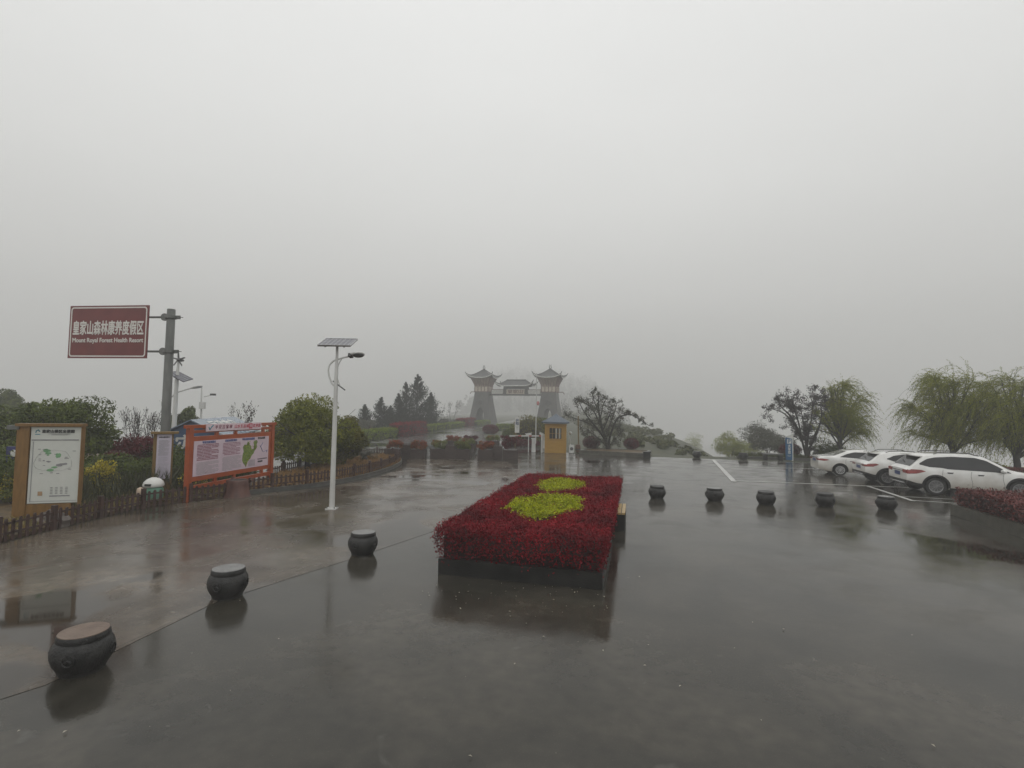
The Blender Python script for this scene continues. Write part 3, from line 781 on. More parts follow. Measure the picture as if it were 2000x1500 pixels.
    if P.get('clad'):
        z = float(bot(0)); g = MB(); hgt = P['skirt']
        gx = np.linspace(0, P['wheels'][0] - P['arch'] + .02, 10)
        for s in (-1, 1):
            gg = [[(float(x), s * (float(side_y(x, float(bot(x)) + q)) + .012), float(bot(x)) + q) for q in np.linspace(.0, hgt, 3)] for x in gx]
            g.grid(gg)
            if s < 0: g.f[-18:] = [f[::-1] for f in g.f[-18:]]
        g.box((-.012, 0, z + hgt / 2), (.035, w0 * 1.96, hgt)); g.build('bumper_skirt', BLACKP, t)
        MB().tube([(.30, -(w0 + .03), z + .06), (.02, -(w0 - .1), z + .04), (-.04, -(w0 - .3), z + .04), (-.04, w0 - .3, z + .04), (.02, w0 - .1, z + .04), (.30, w0 + .03, z + .06)], .028, 8).build('skid_bar', CHROME, t, smooth=60)
        for s in (-1, 1):
            MB().tube([(x, s * (float(wr(x)) - .06), float(top(x)) + (.05 if 0 < i < 9 else 0)) for i, x in enumerate(np.linspace(P['rail'][0], P['rail'][1], 11))], .018, 6).build('roof_rail', BLACKP, t, smooth=60)
        sp_ = P['spoil']; r = float(wr(sp_)); MB().box((sp_ - .09, 0, float(top(sp_)) + .0), (.30, r * 1.75, .035), ry=.06).build('spoiler', PAINTW, t)
        MB().bar((P['rear_glass'][0] + .1, 0, float(top(P['rear_glass'][0] + .1)) + .03), (P['rear_glass'][0] + .2, .42, float(top(P['rear_glass'][0] + .2)) + .03), .02).build('wiper', BLACKP, t)
    else:
        MB().box((.05, 0, float(top(.06)) + .012), (.12, w0 * 1.75, .03), ry=-.1).build('boot_lip', PAINTW, t)
        MB().tube([(.25, -(w0 + .045), .30), (.0, -(w0 - .06), .28), (-.02, 0, .28), (.0, w0 - .06, .28), (.25, w0 + .045, .30)], .022, 8).build('bumper_trim', CHROME, t, smooth=60)
    for s in (-1, 1): MB().box((L - .10, s * (float(plan(L - .1)) * Wd - .12), P['belt'][-1][1] - .14), (.2, .3, .12)).build('headlight', CHROME, t)
    return t
suv = dict(L=4.62, W=1.88, zs=.965, top=[(0, .99), (.06, 1.05), (.18, 1.15), (.56, 1.52), (.72, 1.63), (1.0, 1.67), (1.6, 1.69), (2.3, 1.685), (2.7, 1.60), (3.45, 1.13), (3.7, 1.08), (4.3, .98), (4.55, .86), (4.62, .66)],
           belt=[(0, .95), (.5, 1.08), (1.0, 1.08), (2.0, 1.03), (3.3, .98), (4.3, .88), (4.62, .62)], bot=[(0, .40), (.3, .30), (.8, .26), (3.6, .26), (4.4, .30), (4.62, .36)],
           plan=[(0, .86), (.10, .92), (.35, .985), (.8, 1), (3.6, 1), (4.2, .94), (4.5, .82), (4.62, .66)], wheels=(.94, 3.66), wr=.365, arch=.43, spokes=10, alloy=0, clad=1, skirt=.17,
           glass=[(.44, 3.40, [(0, 1.13), (.44, 1.23), (.75, 1.14), (1.15, 1.13), (1.35, 1.085), (2.2, 1.055), (3.4, 1.01), (4.62, 1)], [(0, 1.2), (.44, 1.28), (.70, 1.46), (1.0, 1.54), (1.6, 1.585), (2.35, 1.565), (2.68, 1.47), (3.4, 1.02), (4.62, 1)])],
           tail=dict(x=(.01, .60), lo=[(0, .83), (.3, .86), (.6, .96), (4.6, .96)], hi=[(0, 1.0), (.2, 1.03), (.45, 1.02), (.6, .97), (4.6, .97)], zc=.92, zh=.14),
           handles=(1.42, 2.42), seams=(1.18, 2.12, 3.14), mirror=3.10, rear_glass=(.16, .60, .84, .80), front_glass=(2.72, 3.42, .88, .93), plate_z=.80, rail=(1.0, 2.5), spoil=.62)
suv2 = dict(suv); suv2.update(zs=.93, L=4.40, W=1.82, top=[(0, .98), (.08, 1.05), (.28, 1.17), (.62, 1.50), (.85, 1.58), (1.5, 1.63), (2.1, 1.61), (2.6, 1.50), (3.3, 1.08), (3.6, 1.03), (4.1, .94), (4.34, .82), (4.40, .62)],
            belt=[(0, .94), (.5, 1.06), (1.0, 1.06), (2.0, 1.0), (3.2, .95), (4.1, .85), (4.4, .6)], bot=[(0, .42), (.3, .32), (.8, .26), (3.4, .26), (4.2, .30), (4.4, .36)],
            plan=[(0, .82), (.10, .90), (.35, .98), (.8, 1), (3.4, 1), (4.0, .94), (4.3, .82), (4.4, .66)], wheels=(.86, 3.50), spokes=6,
            glass=[(.88, 3.24, [(0, 1.2), (.88, 1.27), (1.35, 1.09), (2.2, 1.03), (3.24, .98), (4.4, .97)], [(0, 1.2), (.88, 1.29), (1.2, 1.45), (1.6, 1.52), (2.2, 1.48), (2.5, 1.39), (3.24, .99), (4.4, .97)])],
            tail=dict(x=(.01, .52), lo=[(0, .86), (.3, .88), (.52, .98), (4.4, .98)], hi=[(0, .96), (.2, 1.02), (.40, 1.04), (.52, .99), (4.4, .99)], zc=.92, zh=.10),
            handles=(1.40, 2.30), seams=(1.1, 2.02, 3.0), mirror=2.95, rear_glass=(.20, .66, .84, .80), front_glass=(2.62, 3.28, .88, .93), rail=(.9, 2.3), spoil=.66)
sedan = dict(zs=.955, L=4.62, W=1.78, top=[(0, .92), (.05, 1.03), (.35, 1.06), (.72, 1.09), (1.45, 1.40), (1.9, 1.445), (2.3, 1.44), (2.7, 1.35), (3.5, .99), (3.8, .94), (4.4, .80), (4.56, .70), (4.62, .55)],
             belt=[(0, .88), (.4, .98), (1.0, .99), (2.0, .94), (3.4, .89), (4.3, .74), (4.62, .52)], bot=[(0, .34), (.3, .26), (.8, .20), (3.6, .20), (4.4, .22), (4.62, .30)],
             plan=[(0, .80), (.10, .89), (.35, .97), (.8, 1), (3.6, 1), (4.2, .94), (4.5, .80), (4.62, .62)], wheels=(1.0, 3.68), wr=.325, arch=.385, spokes=10, alloy=1,
             glass=[(1.02, 3.36, [(0, 1.0), (1.02, 1.04), (1.3, 1.03), (2.0, .985), (3.36, .93), (4.62, .92)], [(0, 1.0), (1.02, 1.055), (1.35, 1.22), (1.7, 1.325), (2.2, 1.33), (2.6, 1.23), (3.36, .94), (4.62, .92)])],
             tail=dict(x=(.01, .50), lo=[(0, .83), (.25, .80), (.50, .86), (4.6, .86)], hi=[(0, .92), (.2, .93), (.38, .91), (.50, .87), (4.6, .87)], zc=.88, zh=.09),
             handles=(1.55, 2.55), seams=(1.28, 2.22, 3.22), mirror=3.16, rear_glass=(.74, 1.36, .86, .84), rearm=GLASS2, front_glass=(2.74, 3.44, .88, .93), plate_z=.82, rail=(1, 2), spoil=.7, tumble=.42)
HEAD = -.27
def park(P, name, label, px, py, sc):
    g = G(px, py); wx, wy = P['wheels'][0] * sc, -(P['W'] / 2 - .13) * sc; c, s = math.cos(HEAD), math.sin(HEAD)
    return car(name, label, P, (g[0] - wx * c + wy * s, g[1] - wx * s - wy * c), HEAD, sc)
park(suv, 'parked_car', 'large white mud-splashed estate SUV parked closest to the red hedge', 1826, 967, .97)
park(suv2, 'parked_car', 'white hatchback SUV with black bumper parked between the other two white cars', 1732, 947, .95)
park(sedan, 'parked_car', 'white saloon car with silver wheels, farthest of the three parked', 1640, 929, .93)
# ------------------------------------------------------------------ signs, boards, fence and lamps on the left
def frame_of(A, B):
    A, B = Vector((A[0], A[1], 0)), Vector((B[0], B[1], 0)); return (A + B) / 2, math.atan2(B.y - A.y, B.x - A.x), (B - A).length
def onplane(loc, rz, px, py, y=0.0):
    """photo pixel -> local (x,z) on the board's plane"""
    ny = Vector((-math.sin(rz), math.cos(rz), 0)); nx = Vector((math.cos(rz), math.sin(rz), 0)); d = Vector(ray(px, py)); o = Vector((0, 0, CAM_H))
    p0 = Vector((loc[0], loc[1], 0)) + ny * y; t = (p0 - o).dot(ny) / d.dot(ny); p = o + d * t
    return (p - Vector((loc[0], loc[1], 0))).dot(nx), p.z
WOODB = mat('orange brown varnished board', (.145, .075, .018), (.215, .115, .03), .4, 3, stretch=(6, 6, 1))
WOODY = mat('ochre board', (.15, .09, .022), (.21, .13, .035), .45, 3, stretch=(6, 6, 1))
PAPER = mat('pale printed sheet', (.52, .54, .50), (.58, .59, .55), .25, 2)
PAPERL = mat('lilac printed sheet', (.50, .47, .55), (.56, .52, .60), .25, 2)
PAPERP = mat('pink printed sheet', (.56, .44, .50), (.62, .50, .56), .25, 2)
PAPERR = mat('pink white banner', (.66, .50, .54), (.70, .56, .60), .25, 2)
INK = mat('dark ink', (.03, .03, .03), (.05, .05, .05), .5)
INKG = mat('grey ink', (.20, .20, .21), (.28, .28, .28), .5)
INKR = mat('red ink', (.42, .02, .05), (.50, .04, .07), .45)
INKV = mat('dark red ink', (.16, .02, .05), (.24, .04, .08), .45)
INKB = mat('blue ink', (.08, .10, .26), (.12, .15, .34), .45)
GREENM = mat('map green', (.12, .28, .14), (.20, .38, .20), .4, 14)
OLIVEM = mat('map olive', (.07, .12, .015), (.24, .30, .06), .4, 22)
BROWNM = mat('map brown', (.30, .19, .10), (.40, .27, .16), .4)
BLUEM = mat('logo blue', (.02, .16, .22), (.04, .24, .30), .4)
ORANGE = mat('orange painted timber', (.27, .05, .010), (.36, .072, .014), .42, 3, bump=.08)
STEEL = mat('galvanised dark steel', (.10, .105, .10), (.17, .175, .165), .4, 5, metal=.3, stretch=(1, 1, .3))
def lines(mb, x0, x1, z0, z1, n, y, h=.012, gap=.12, seed=1, slope=0):
    r = random.Random(seed)
    for i in range(n):
        z = z1 + (z0 - z1) * (i + .5) / n; x = x0 + (r.uniform(0, .08) * (x1 - x0) if i % 4 == 0 else 0)
        end = x1 - (r.uniform(.1, .5) * (x1 - x0) if i % 4 == 3 else r.uniform(0, .03))
        while x < end - .02:
            l = min(end - x, r.uniform(.1, .45) * (x1 - x0)); mb.rect(x, x + l * .92, z - h / 2, z + h / 2, y); x += l

# -- scenic map board
A, B = at(24, 1020, 12.75), at(152, 1008, 13.15)
loc, rz, w = frame_of(A, B)
t = thing('map_board', 'tall orange brown notice board carrying a pale scenic area map, at the left edge', 'notice board', loc, rz)
tp = onplane(loc, rz, 38, 832)[1]; xl, xr = -w / 2, w / 2
p = [onplane(loc, rz, *q, y=-.03) for q in ((64, 833), (162, 834), (50, 980), (148, 985))]
x0, x1, z1, z0 = (p[0][0] + p[2][0]) / 2, (p[1][0] + p[3][0]) / 2, (p[0][1] + p[1][1]) / 2 - .01, (p[2][1] + p[3][1]) / 2
mb = MB(); mb.box((0, .09, (z0 + tp) / 2), (w, .14, tp - z0)); mb.build('back_panel', WOODB, t)
MB().box(((xl + x0) / 2 - .01, .02, tp / 2), (x0 - xl - .02, .16, tp)).build('post', WOODB, t)
MB().box(((xr + x1) / 2 + .01, .02, tp / 2), (xr - x1 - .0, .16, tp)).build('post', WOODB, t)
MB().box((0, .03, z0 / 2), (x1 - x0, .12, z0 - .03)).build('skirt', WOODB, t)
MB().box((.01, .02, tp + .03), (w + .06, .26, .07)).build('cap', WOODB, t)
MB().box((xl - .07, -.02, tp - .03), (.24, .14, .10)).build('bracket', STEEL, t)
pan = MB().rect(x0, x1, z0, z1, -.028, .03).build('map_sheet', PAPER, t)
sw, sh = x1 - x0, z1 - z0
def fx(u): return x0 + sw * u
def fz(v): return z1 - sh * v
Y_ = -.034
text('皇家山景区全景图', sw * .082, INK, pan, (fx(.54), Y_, fz(.058)), bold=.004)
mb = MB(); mb.rect(fx(.34), fx(.78), fz(.086), fz(.094), Y_); mb.rect(fx(.40), fx(.74), fz(.10), fz(.105), Y_)
mb.rect(fx(.02), fx(.96), fz(.178), fz(.162), Y_); mb.rect(fx(.05), fx(.065), fz(.98), fz(.19), Y_); mb.rect(fx(.06), fx(.98), fz(.975), fz(.97), Y_)
r = random.Random(4)
prev = None
for i in range(46):
    a = i * 2 * math.pi / 46; q = (fx(.47 + .36 * math.cos(a) * (1 + .12 * math.sin(3 * a)) + r.uniform(-.015, .015)), fz(.44 + .165 * math.sin(a) * (1 + .2 * math.cos(2 * a)) + r.uniform(-.008, .008)))
    if prev: mb.bar((prev[0], Y_, prev[1]), (q[0], Y_, q[1]), .005, .002)
    prev = q
for i in range(16):
    u, v = r.uniform(.15, .85), r.uniform(.28, .62); mb.rect(fx(u), fx(u + r.uniform(.04, .09)), fz(v), fz(v - .008), Y_)
mb.build('map_line', INKG, pan)
for (u, v, ru, rv) in ((.33, .31, .07, .022), (.36, .345, .06, .016), (.56, .375, .055, .036), (.36, .37, .03, .008), (.42, .565, .075, .018), (.50, .53, .06, .014)):
    MB().panel([(fx(u + ru * math.cos(a) * r.uniform(.75, 1.2)), fz(v - rv * math.sin(a) * r.uniform(.75, 1.2))) for a in np.linspace(0, 6.28, 13)[:-1]], Y_, Y_ + .003).build('map_green', GREENM, pan)
mb = MB()
for (u, v, ru, rv) in ((.60, .50, .08, .02), (.70, .49, .07, .018), (.38, .455, .05, .01), (.28, .44, .03, .008)):
    mb.panel([(fx(u + ru * math.cos(a) * r.uniform(.6, 1.2)), fz(v - rv * math.sin(a) * r.uniform(.6, 1.2))) for a in np.linspace(0, 6.28, 11)[:-1]], Y_, Y_ + .003)
for i in range(4):
    for j in range(5): mb.rect(fx(.44 + i * .1), fx(.49 + i * .1), fz(.80 + j * .02), fz(.792 + j * .02), Y_)
mb.rect(fx(.43), fx(.84), fz(.915), fz(.90), Y_)
mb.build('map_legend', INKG, pan)
MB().rect(fx(.20), fx(.29), fz(.90), fz(.845), Y_).build('map_photo', BROWNM, pan)
mb = MB(); mb.tube([(fx(.09), Y_, fz(.075)), (fx(.10), Y_, fz(.05)), (fx(.14), Y_, fz(.035)), (fx(.17), Y_, fz(.06))], .012, 5); mb.rect(fx(.08), fx(.18), fz(.10), fz(.09), Y_); mb.build('emblem', BLUEM, pan)

# -- narrow notice board
A, B = at(294, 967, 16.6), at(334, 966, 16.9); loc, rz, w = frame_of(A, B)
t = thing('notice_board', 'narrow ochre notice board with one tall lilac sheet of small print', 'notice board', loc, rz)
tp = onplane(loc, rz, 318, 847)[1]
p = [onplane(loc, rz, *q, y=-.03) for q in ((307, 848), (337, 846), (303, 936), (331, 938))]
x0, x1, z1, z0 = (p[0][0] + p[2][0]) / 2, (p[1][0] + p[3][0]) / 2, p[0][1] - .01, p[2][1]
MB().box((0, .07, tp / 2), (w, .14, tp)).build('back_panel', WOODY, t)
MB().box((.03, .03, tp + .03), (w + .2, .30, .07)).build('cap', WOODY, t)
pan = MB().rect(x0, x1, z0, z1, -.03, .028).build('notice_sheet', PAPERL, t)
text('皇家山景区简介', (x1 - x0) * .105, INK, pan, ((x0 + x1) / 2, -.036, z1 - .09), bold=.002)
mb = MB(); lines(mb, x0 + .05, x1 - .05, z0 + .75, z1 - .18, 16, -.036, .010, seed=3); lines(mb, x0 + .05, x1 - .05, z0 + .1, z0 + .7, 14, -.036, .006, seed=5); mb.build('small_print', INKG, pan)

# -- orange board
A, B = G(361, 981), G(529, 944); loc, rz, w = frame_of(A, B)
t = thing('information_board', 'wide orange framed information board with pink sheets and a green county map', 'notice board', loc, rz)
H_ = 2.30; hw = w / 2
for s in (-1, 1): MB().box((s * (hw - .07), 0, H_ / 2), (.15, .15, H_)).build('post', ORANGE, t)
def obar(px0, py0, px1, py1, th, nm='rail'):
    a, b = onplane(loc, rz, px0, py0), onplane(loc, rz, px1, py1); MB().box(((a[0] + b[0]) / 2, 0, (a[1] + b[1]) / 2), (abs(b[0] - a[0]), .09, th)).build(nm, ORANGE, t)
MB().box((0, 0, H_ + .02), (w + .25, .12, .10)).build('rail', ORANGE, t)
q = lambda px, py, y=0: onplane(loc, rz, px, py, y)
zt = (q(440, 834)[1]); 
pz = [q(375, 860)[1], q(374, 931)[1], q(522, 853)[1], q(521, 908)[1]]
bz1, bz0 = (pz[0] + pz[2]) / 2, (pz[1] + pz[3]) / 2
bx0, bx1 = q(375, 890)[0], q(521.5, 880)[0]
for z, nm in ((bz1 + .075, 'rail'), (bz0 - .075, 'rail')): MB().box(((bx0 + bx1) / 2, 0, z), (bx1 - bx0 + .3, .09, .15)).build(nm, ORANGE, t)
for s, x in ((-1, bx0 - .075), (1, bx1 + .075)): MB().box((x, 0, (bz0 + bz1) / 2), (.15, .088, bz1 - bz0)).build('stile', ORANGE, t)
MB().box((0, 0, bz1 + .30), (w - .3, .09, .09)).build('rail', ORANGE, t)
MB().box((0, 0, bz0 - .34), (w - .3, .09, .13)).build('rail', ORANGE, t)
for x in (-hw + .7, hw - .55):
    MB().box((x, 0, (bz1 + .34 + H_) / 2), (.14, .085, H_ - bz1 - .38)).build('stile', ORANGE, t)
for x in (-.9, .0, 1.5):
    MB().box((x, 0, bz0 - .21), (.12, .07, .13)).build('stile', ORANGE, t); MB().box((x, 0, bz1 + .20), (.12, .07, .11)).build('stile', ORANGE, t)
pan = MB().rect(bx0, bx1, bz0, bz1, -.055, .09).build('main_sheet', PAPERP, t)
PW_, PH_ = bx1 - bx0, bz1 - bz0
fx = lambda u: bx0 + PW_ * u
fz = lambda v: bz1 - PH_ * v
Y_ = -.060
for u, s_ in ((.17, '平安吉家坝简介'), (.445, '皇家山景区简介'), (.685, '平安县景区旅游图'), (.88, '安全示意图')):
    text(s_, .085 if u < .8 else .085, INKB if u < .8 else INK, pan, (fx(u), Y_, fz(.055)), bold=.002)
mb = MB(); lines(mb, fx(.035), fx(.295), fz(.57), fz(.10), 11, Y_, .022, seed=7); lines(mb, fx(.34), fx(.58), fz(.5), fz(.11), 9, Y_, .018, seed=8); mb.build('print_line', INKV, pan)
mb = MB(); lines(mb, fx(.035), fx(.30), fz(.97), fz(.61), 12, Y_, .010, seed=9); lines(mb, fx(.34), fx(.6), fz(.97), fz(.54), 12, Y_, .012, seed=10)
for i in range(7): mb.rect(fx(.70 + i * .014), fx(.706 + i * .014), fz(.95), fz(.74), Y_)
mb.build('fine_print', INKG, pan)
mp_ = [(.605, .30), (.63, .22), (.665, .24), (.68, .13), (.70, .15), (.70, .22), (.73, .26), (.745, .36), (.76, .42), (.785, .38), (.79, .26), (.775, .18), (.795, .12), (.835, .11), (.85, .18), (.83, .26), (.845, .33), (.825, .40), (.80, .46), (.785, .54), (.75, .62), (.735, .70), (.70, .74), (.68, .86), (.665, .97), (.645, .88), (.62, .82), (.60, .72), (.605, .55), (.62, .45)]
mp_ = [(.64 + (u - .64) * .88, v) for u, v in mp_]
MB().panel([(fx(u), fz(v)) for u, v in mp_], Y_, Y_ + .003).build('county_map', OLIVEM, pan)
mb = MB(); r = random.Random(2)
for i in range(34):
    u, v = r.choice(mp_); u += (.71 - u) * r.uniform(.1, .7); v += (.45 - v) * r.uniform(.1, .6); mb.bar((fx(u), Y_ - .001, fz(v)), (fx(u + r.uniform(-.02, .02)), Y_ - .001, fz(v + r.uniform(-.05, .05))), .03, .002)
mb.build('map_valley', L_LIME, pan)
mb = MB(); P_ = [(.86, .30), (.885, .40), (.90, .50), (.92, .53), (.95, .50), (.975, .48), (.97, .56)]
for a, b in zip(P_, P_[1:]): mb.bar((fx(a[0]), Y_, fz(a[1])), (fx(b[0]), Y_, fz(b[1])), .03, .002)
mb.bar((fx(.875), Y_, fz(.34)), (fx(.905), Y_, fz(.20)), .018, .002); mb.build('river_line', INKB, pan)
mb = MB()
for i in range(9): mb.rect(fx(.835 + i * .017), fx(.845 + i * .017), fz(.77), fz(.73), Y_)
mb.rect(fx(.835), fx(.91), fz(.86), fz(.81), Y_); mb.build('scale_print', INK, pan)
# banner on top
b0, b1 = q(398, 848)[0], q(506, 838)[0]; hz0, hz1 = H_ - .15, H_ + .09
pan = MB().rect(b0, b1, hz0, hz1, -.085, .02).build('title_strip', PAPERR, t)
hc = (hz0 + hz1) / 2; bw_ = b1 - b0; cs = .14
def place(s_, u0, u1, m_):
    n = len(s_)
    for i, ch in enumerate(s_): text(ch, cs, m_, pan, (b0 + bw_ * (u0 + (u1 - u0) * (i + .5) / n), -.089, hc), bold=.0, shear=.12)
place('平安吉家坝', .13, .435, INKV); place('山水生态城', .47, .745, INKR); place('欢迎您', .82, .985, INKR)
st = b0 + bw_ * .782; MB().rect(st - .095, st + .095, hc - .095, hc + .095, -.088, .002).build('seal', INKR, pan)
text('田', .13, PAPERR, pan, (st, -.0915, hc), bold=.001)
MB().tube([(b0 + .10, -.088, hc + .02), (b0 + .15, -.088, hc - .07), (b0 + .22, -.088, hc + .02), (b0 + .30, -.088, hc + .08)], .018, 5).build('emblem', BLUEM, pan)

# -- big brown direction sign on a steel post
Yp = 17.6
pb0 = at(317, 955, Yp); t = thing('road_sign', 'large brown tourist direction sign with white lettering on a grey steel post', 'sign', (pb0.x, Yp, 0), 0)
topz = at(334, 604, Yp).z
MB().lathe([(.15, -.1), (.128, topz - .03), (.12, topz), (.02, topz + .01)], 20).build('post', STEEL, t, smooth=40)
SIGNB = mat('brown tourist sign sheet', (.13, .022, .022), (.17, .032, .03), .32, 2)
SIGNW = mat('white reflective film', (.62, .60, .57), (.68, .66, .62), .35, 3)
ZT, ZB = at(294, 596, Yp).z, at(290, 700, Yp).z
XL, XR = at(138, 598, 18.0).x - pb0.x, at(292, 620, 17.65).x - pb0.x
sg = bpy.data.objects.new('sign_panel', None); 
arot = math.atan2(-.40, XR - XL)
sh_ = ZT - ZB; sw_ = math.hypot(XR - XL, .4)
mb = MB(); mb.box((0, 0, 0), (sw_, .04, sh_)); sgp = mb.build('sign_panel', SIGNB, t)
sgp.location = ((XL + XR) / 2, .22, (ZT + ZB) / 2); sgp.rotation_euler = (0, 0, arot)
def rrect(hw_, hh_, r_, n=6):
    o = []
    for cx_, cy_, a0 in ((hw_ - r_, hh_ - r_, 0), (-hw_ + r_, hh_ - r_, 90), (-hw_ + r_, -hh_ + r_, 180), (hw_ - r_, -hh_ + r_, 270)):
        for k in range(n + 1): a = R(a0 + 90 * k / n); o.append((cx_ + r_ * math.cos(a), cy_ + r_ * math.sin(a)))
    return o
o1, o2 = rrect(sw_ / 2 - .05, sh_ / 2 - .05, .10), rrect(sw_ / 2 - .095, sh_ / 2 - .095, .07); nn = len(o1)
MB().add([(x, -.024, z) for x, z in o1 + o2], [(i, (i + 1) % nn, (i + 1) % nn + nn, i + nn) for i in range(nn)]).build('border', SIGNW, sgp)
text('皇家山森林康养度假区', .43, SIGNW, sgp, (0, -.025, .10), sx=sw_ * .905 / 4.3, bold=.011)
text('Mount Royal Forest Health Resort', .215, SIGNW, sgp, (0, -.025, -.30), sx=1, bold=.006)
tt = sgp.children[-1]; wtx = tt.dimensions.x; tt.scale = (sw_ * .90 / wtx, 1, 1)
tt = sgp.children[-2]; wtx = tt.dimensions.x; tt.scale = (sw_ * .90 / wtx, 1, 1.22); tt.location.z = -.02
for zz in (at(300, 619, Yp).z, at(300, 686, Yp).z):
    MB().tube([(XR - .12, .075, zz), (-.02, .0, zz)], .04, 8).build('arm', STEEL, t, smooth=60)
    mb = MB(); mb.lathe([(.001, -.02), (.13, -.02), (.13, .02), (.001, .02)], 16, (-.22, 0, zz), axis='y'); mb.lathe([(.19, -.05), (.19, .05)], 18, (0, 0, zz)); mb.box((.24, 0, zz), (.16, .05, .12)); mb.tube([(.2, 0, zz), (.42, 0, zz)], .012, 5); mb.build('clamp', STEEL, t)

# -- picket fence
FW = mat('dark brown painted pickets', (.030, .014, .011), (.072, .036, .028), .4, 6)
fp = [(-10.80, 7.0), (-10.80, 8.5), (-10.80, 10.4), (-10.80, 12.2), (-10.75, 13.8), (-10.55, 15.15), (-9.95, 16.0), (-9.2, 16.9), (-8.45, 18.15), (-7.4, 19.4), (-6.62, 21.3), (-6.2, 23.2), (-6.0, 25.2), (-5.98, 27.2), (-6.2, 29.0), (-6.75, 30.3), (-7.6, 31.3), (-8.5, 31.2), (-9.0, 29.0), (-9.3, 26.8), (-9.55, 24.6), (-9.8, 22.6), (-9.95, 20.6)]
fpath = smooth_path([(x, y, 0) for x, y in fp], 2)
def resample(P, step):
    out = [P[0]]; acc = 0
    for a, b in zip(P, P[1:]):
        l = (b - a).length; s = step - acc
        while s <= l: out.append(a + (b - a) * (s / l)); s += step
        acc = (acc + l) % step
    return out
t = thing('picket_fence', 'low dark brown picket fence along the pavement and round the island tip', 'fence')
st = resample(fpath, .165)
gz = lambda p: .13 if in_poly((p.x, p.y), ring_i) else .05
for i in range(0, len(st) - 8, 8):
    seg = st[i:i + 9]; mb = MB()
    for k, p in enumerate(seg[1:8]):
        d = (seg[k + 2] - p); a = math.atan2(d.y, d.x); z = gz(p); hk = .47 + rnd.uniform(-.015, .015)
        c, s = math.cos(a), math.sin(a); w2 = .036
        out_ = [(-w2, 0), (w2, 0), (w2, hk - .03), (w2 * .5, hk), (-w2 * .5, hk), (-w2, hk - .03)]
        vs = [(p.x + x * c - y * s, p.y + x * s + y * c, z - .04 + h) for y in (-.011, .011) for x, h in out_]
        mb.add(vs, [(0, 1, 2, 3, 4, 5), (11, 10, 9, 8, 7, 6)] + [((k2 + 1) % 6, k2, k2 + 6, (k2 + 1) % 6 + 6) for k2 in range(6)])
    for a, b in zip(seg, seg[1:]):
        for hz in (.13, .34): mb.bar((a.x, a.y, gz(a) + hz), (b.x, b.y, gz(b) + hz), .022, .045)
    mb.build('picket_panel', FW, t)
    p = seg[0]; d = seg[1] - p
    MB().box((p.x, p.y, gz(p) + .22), (.095, .095, .60), rz=math.atan2(d.y, d.x)).build('post', FW, t)

# -- stump litter bin and small white-green bin
STUMP = mat('reddish brown stump bark', (.05, .022, .018), (.13, .06, .045), .5, 5, bump=.9, bscale=12, stretch=(1, 1, .35))
g = G(463, 970); t = thing('stump_bin', 'reddish brown litter bin shaped like a tree stump beside the orange board', 'litter bin', (g[0], g[1], 0))
mb = MB(); rr = []
for z, r0 in ((-.02, .40), (.06, .37), (.2, .33), (.4, .31), (.52, .32), (.56, .30)):
    rr.append([(math.cos(a) * r0 * (1 + .07 * math.sin(5 * a + z * 3) + .05 * math.sin(9 * a)), math.sin(a) * r0 * (1 + .07 * math.sin(5 * a + z * 3)), z) for a in np.linspace(0, 6.283, 29)[:-1]])
mb.loft(rr); mb.build('stump', STUMP, t, smooth=50)
MB().lathe([(.01, .565), (.24, .56), (.24, .54)], 20).build('opening', BLACKP, t)
for a in (.3, 2.4): MB().tube([(.28 * math.cos(a), .28 * math.sin(a), .38), (.42 * math.cos(a), .42 * math.sin(a), .52), (.44 * math.cos(a), .44 * math.sin(a), .60)], [.07, .06, .05], 8).build('branch_stub', STUMP, t, smooth=60)
WHITE = mat('white glazed plastic', (.55, .55, .52), (.66, .66, .63), .25, 4); GRN = mat('faded green plastic', (.10, .24, .17), (.16, .32, .23), .35, 4); PEACH = mat('peach plastic', (.50, .38, .28), (.58, .45, .34), .35)
Yb = 15.6; g = at(299, 985, Yb); t = thing('litter_bin', 'small white and green hooded litter bin behind the fence by the narrow board', 'litter bin', (g.x, Yb, .13)); t.scale = (.86, .86, .86)
MB().lathe([(.27, -.02), (.29, .12), (.29, .36), (.25, .44), (.05, .45)], 24).build('bin_body', GRN, t, smooth=40)
mb = MB(); mb.lathe([(.31, .46), (.33, .52), (.30, .62), (.20, .72), (.08, .77), (.01, .775)], 24, (-.02, 0, 0)); mb.build('hood', WHITE, t, smooth=60)
MB().box((.0, -.31, .545), (.20, .06, .07)).build('opening', BLACKP, t, fix=True)
for x in (-.30,): MB().lathe([(.02, -.16), (.10, -.12), (.12, 0), (.10, .12), (.02, .16)], 14, (x, -.24, .30)).build('foot', PEACH, t, smooth=60)

# -- little blue sign with a white oval at the left edge
NAVY = mat('navy sign film', (.02, .02, .09), (.03, .03, .14), .35)
Yb = 15.5; g = at(20, 960, Yb); t = thing('post_sign', 'small navy post sign with a white oval, half hidden by yellow blossom', 'sign', (g.x, Yb, 0))
z0_, z1_ = at(20, 940, Yb).z, at(20, 872, Yb).z
MB().box((0, 0, (z0_ + z1_) / 2), (.34, .06, z1_ - z0_)).build('sign_panel', NAVY, t); MB().tube([(0, .05, -.1), (0, .05, z0_ + .2)], .03, 8).build('post', STEEL, t)
MB().lathe([(.001, -.05), (.085, -.05), (.085, -.03), (.001, -.03)], 18, (.06, 0, z1_ - .20), axis='y', sy=1.3).build('oval', WHITE, t, fix=True)
text('出口', .14, WHITE, t, (.06, -.034, z1_ - .50), bold=.006, line=.9)

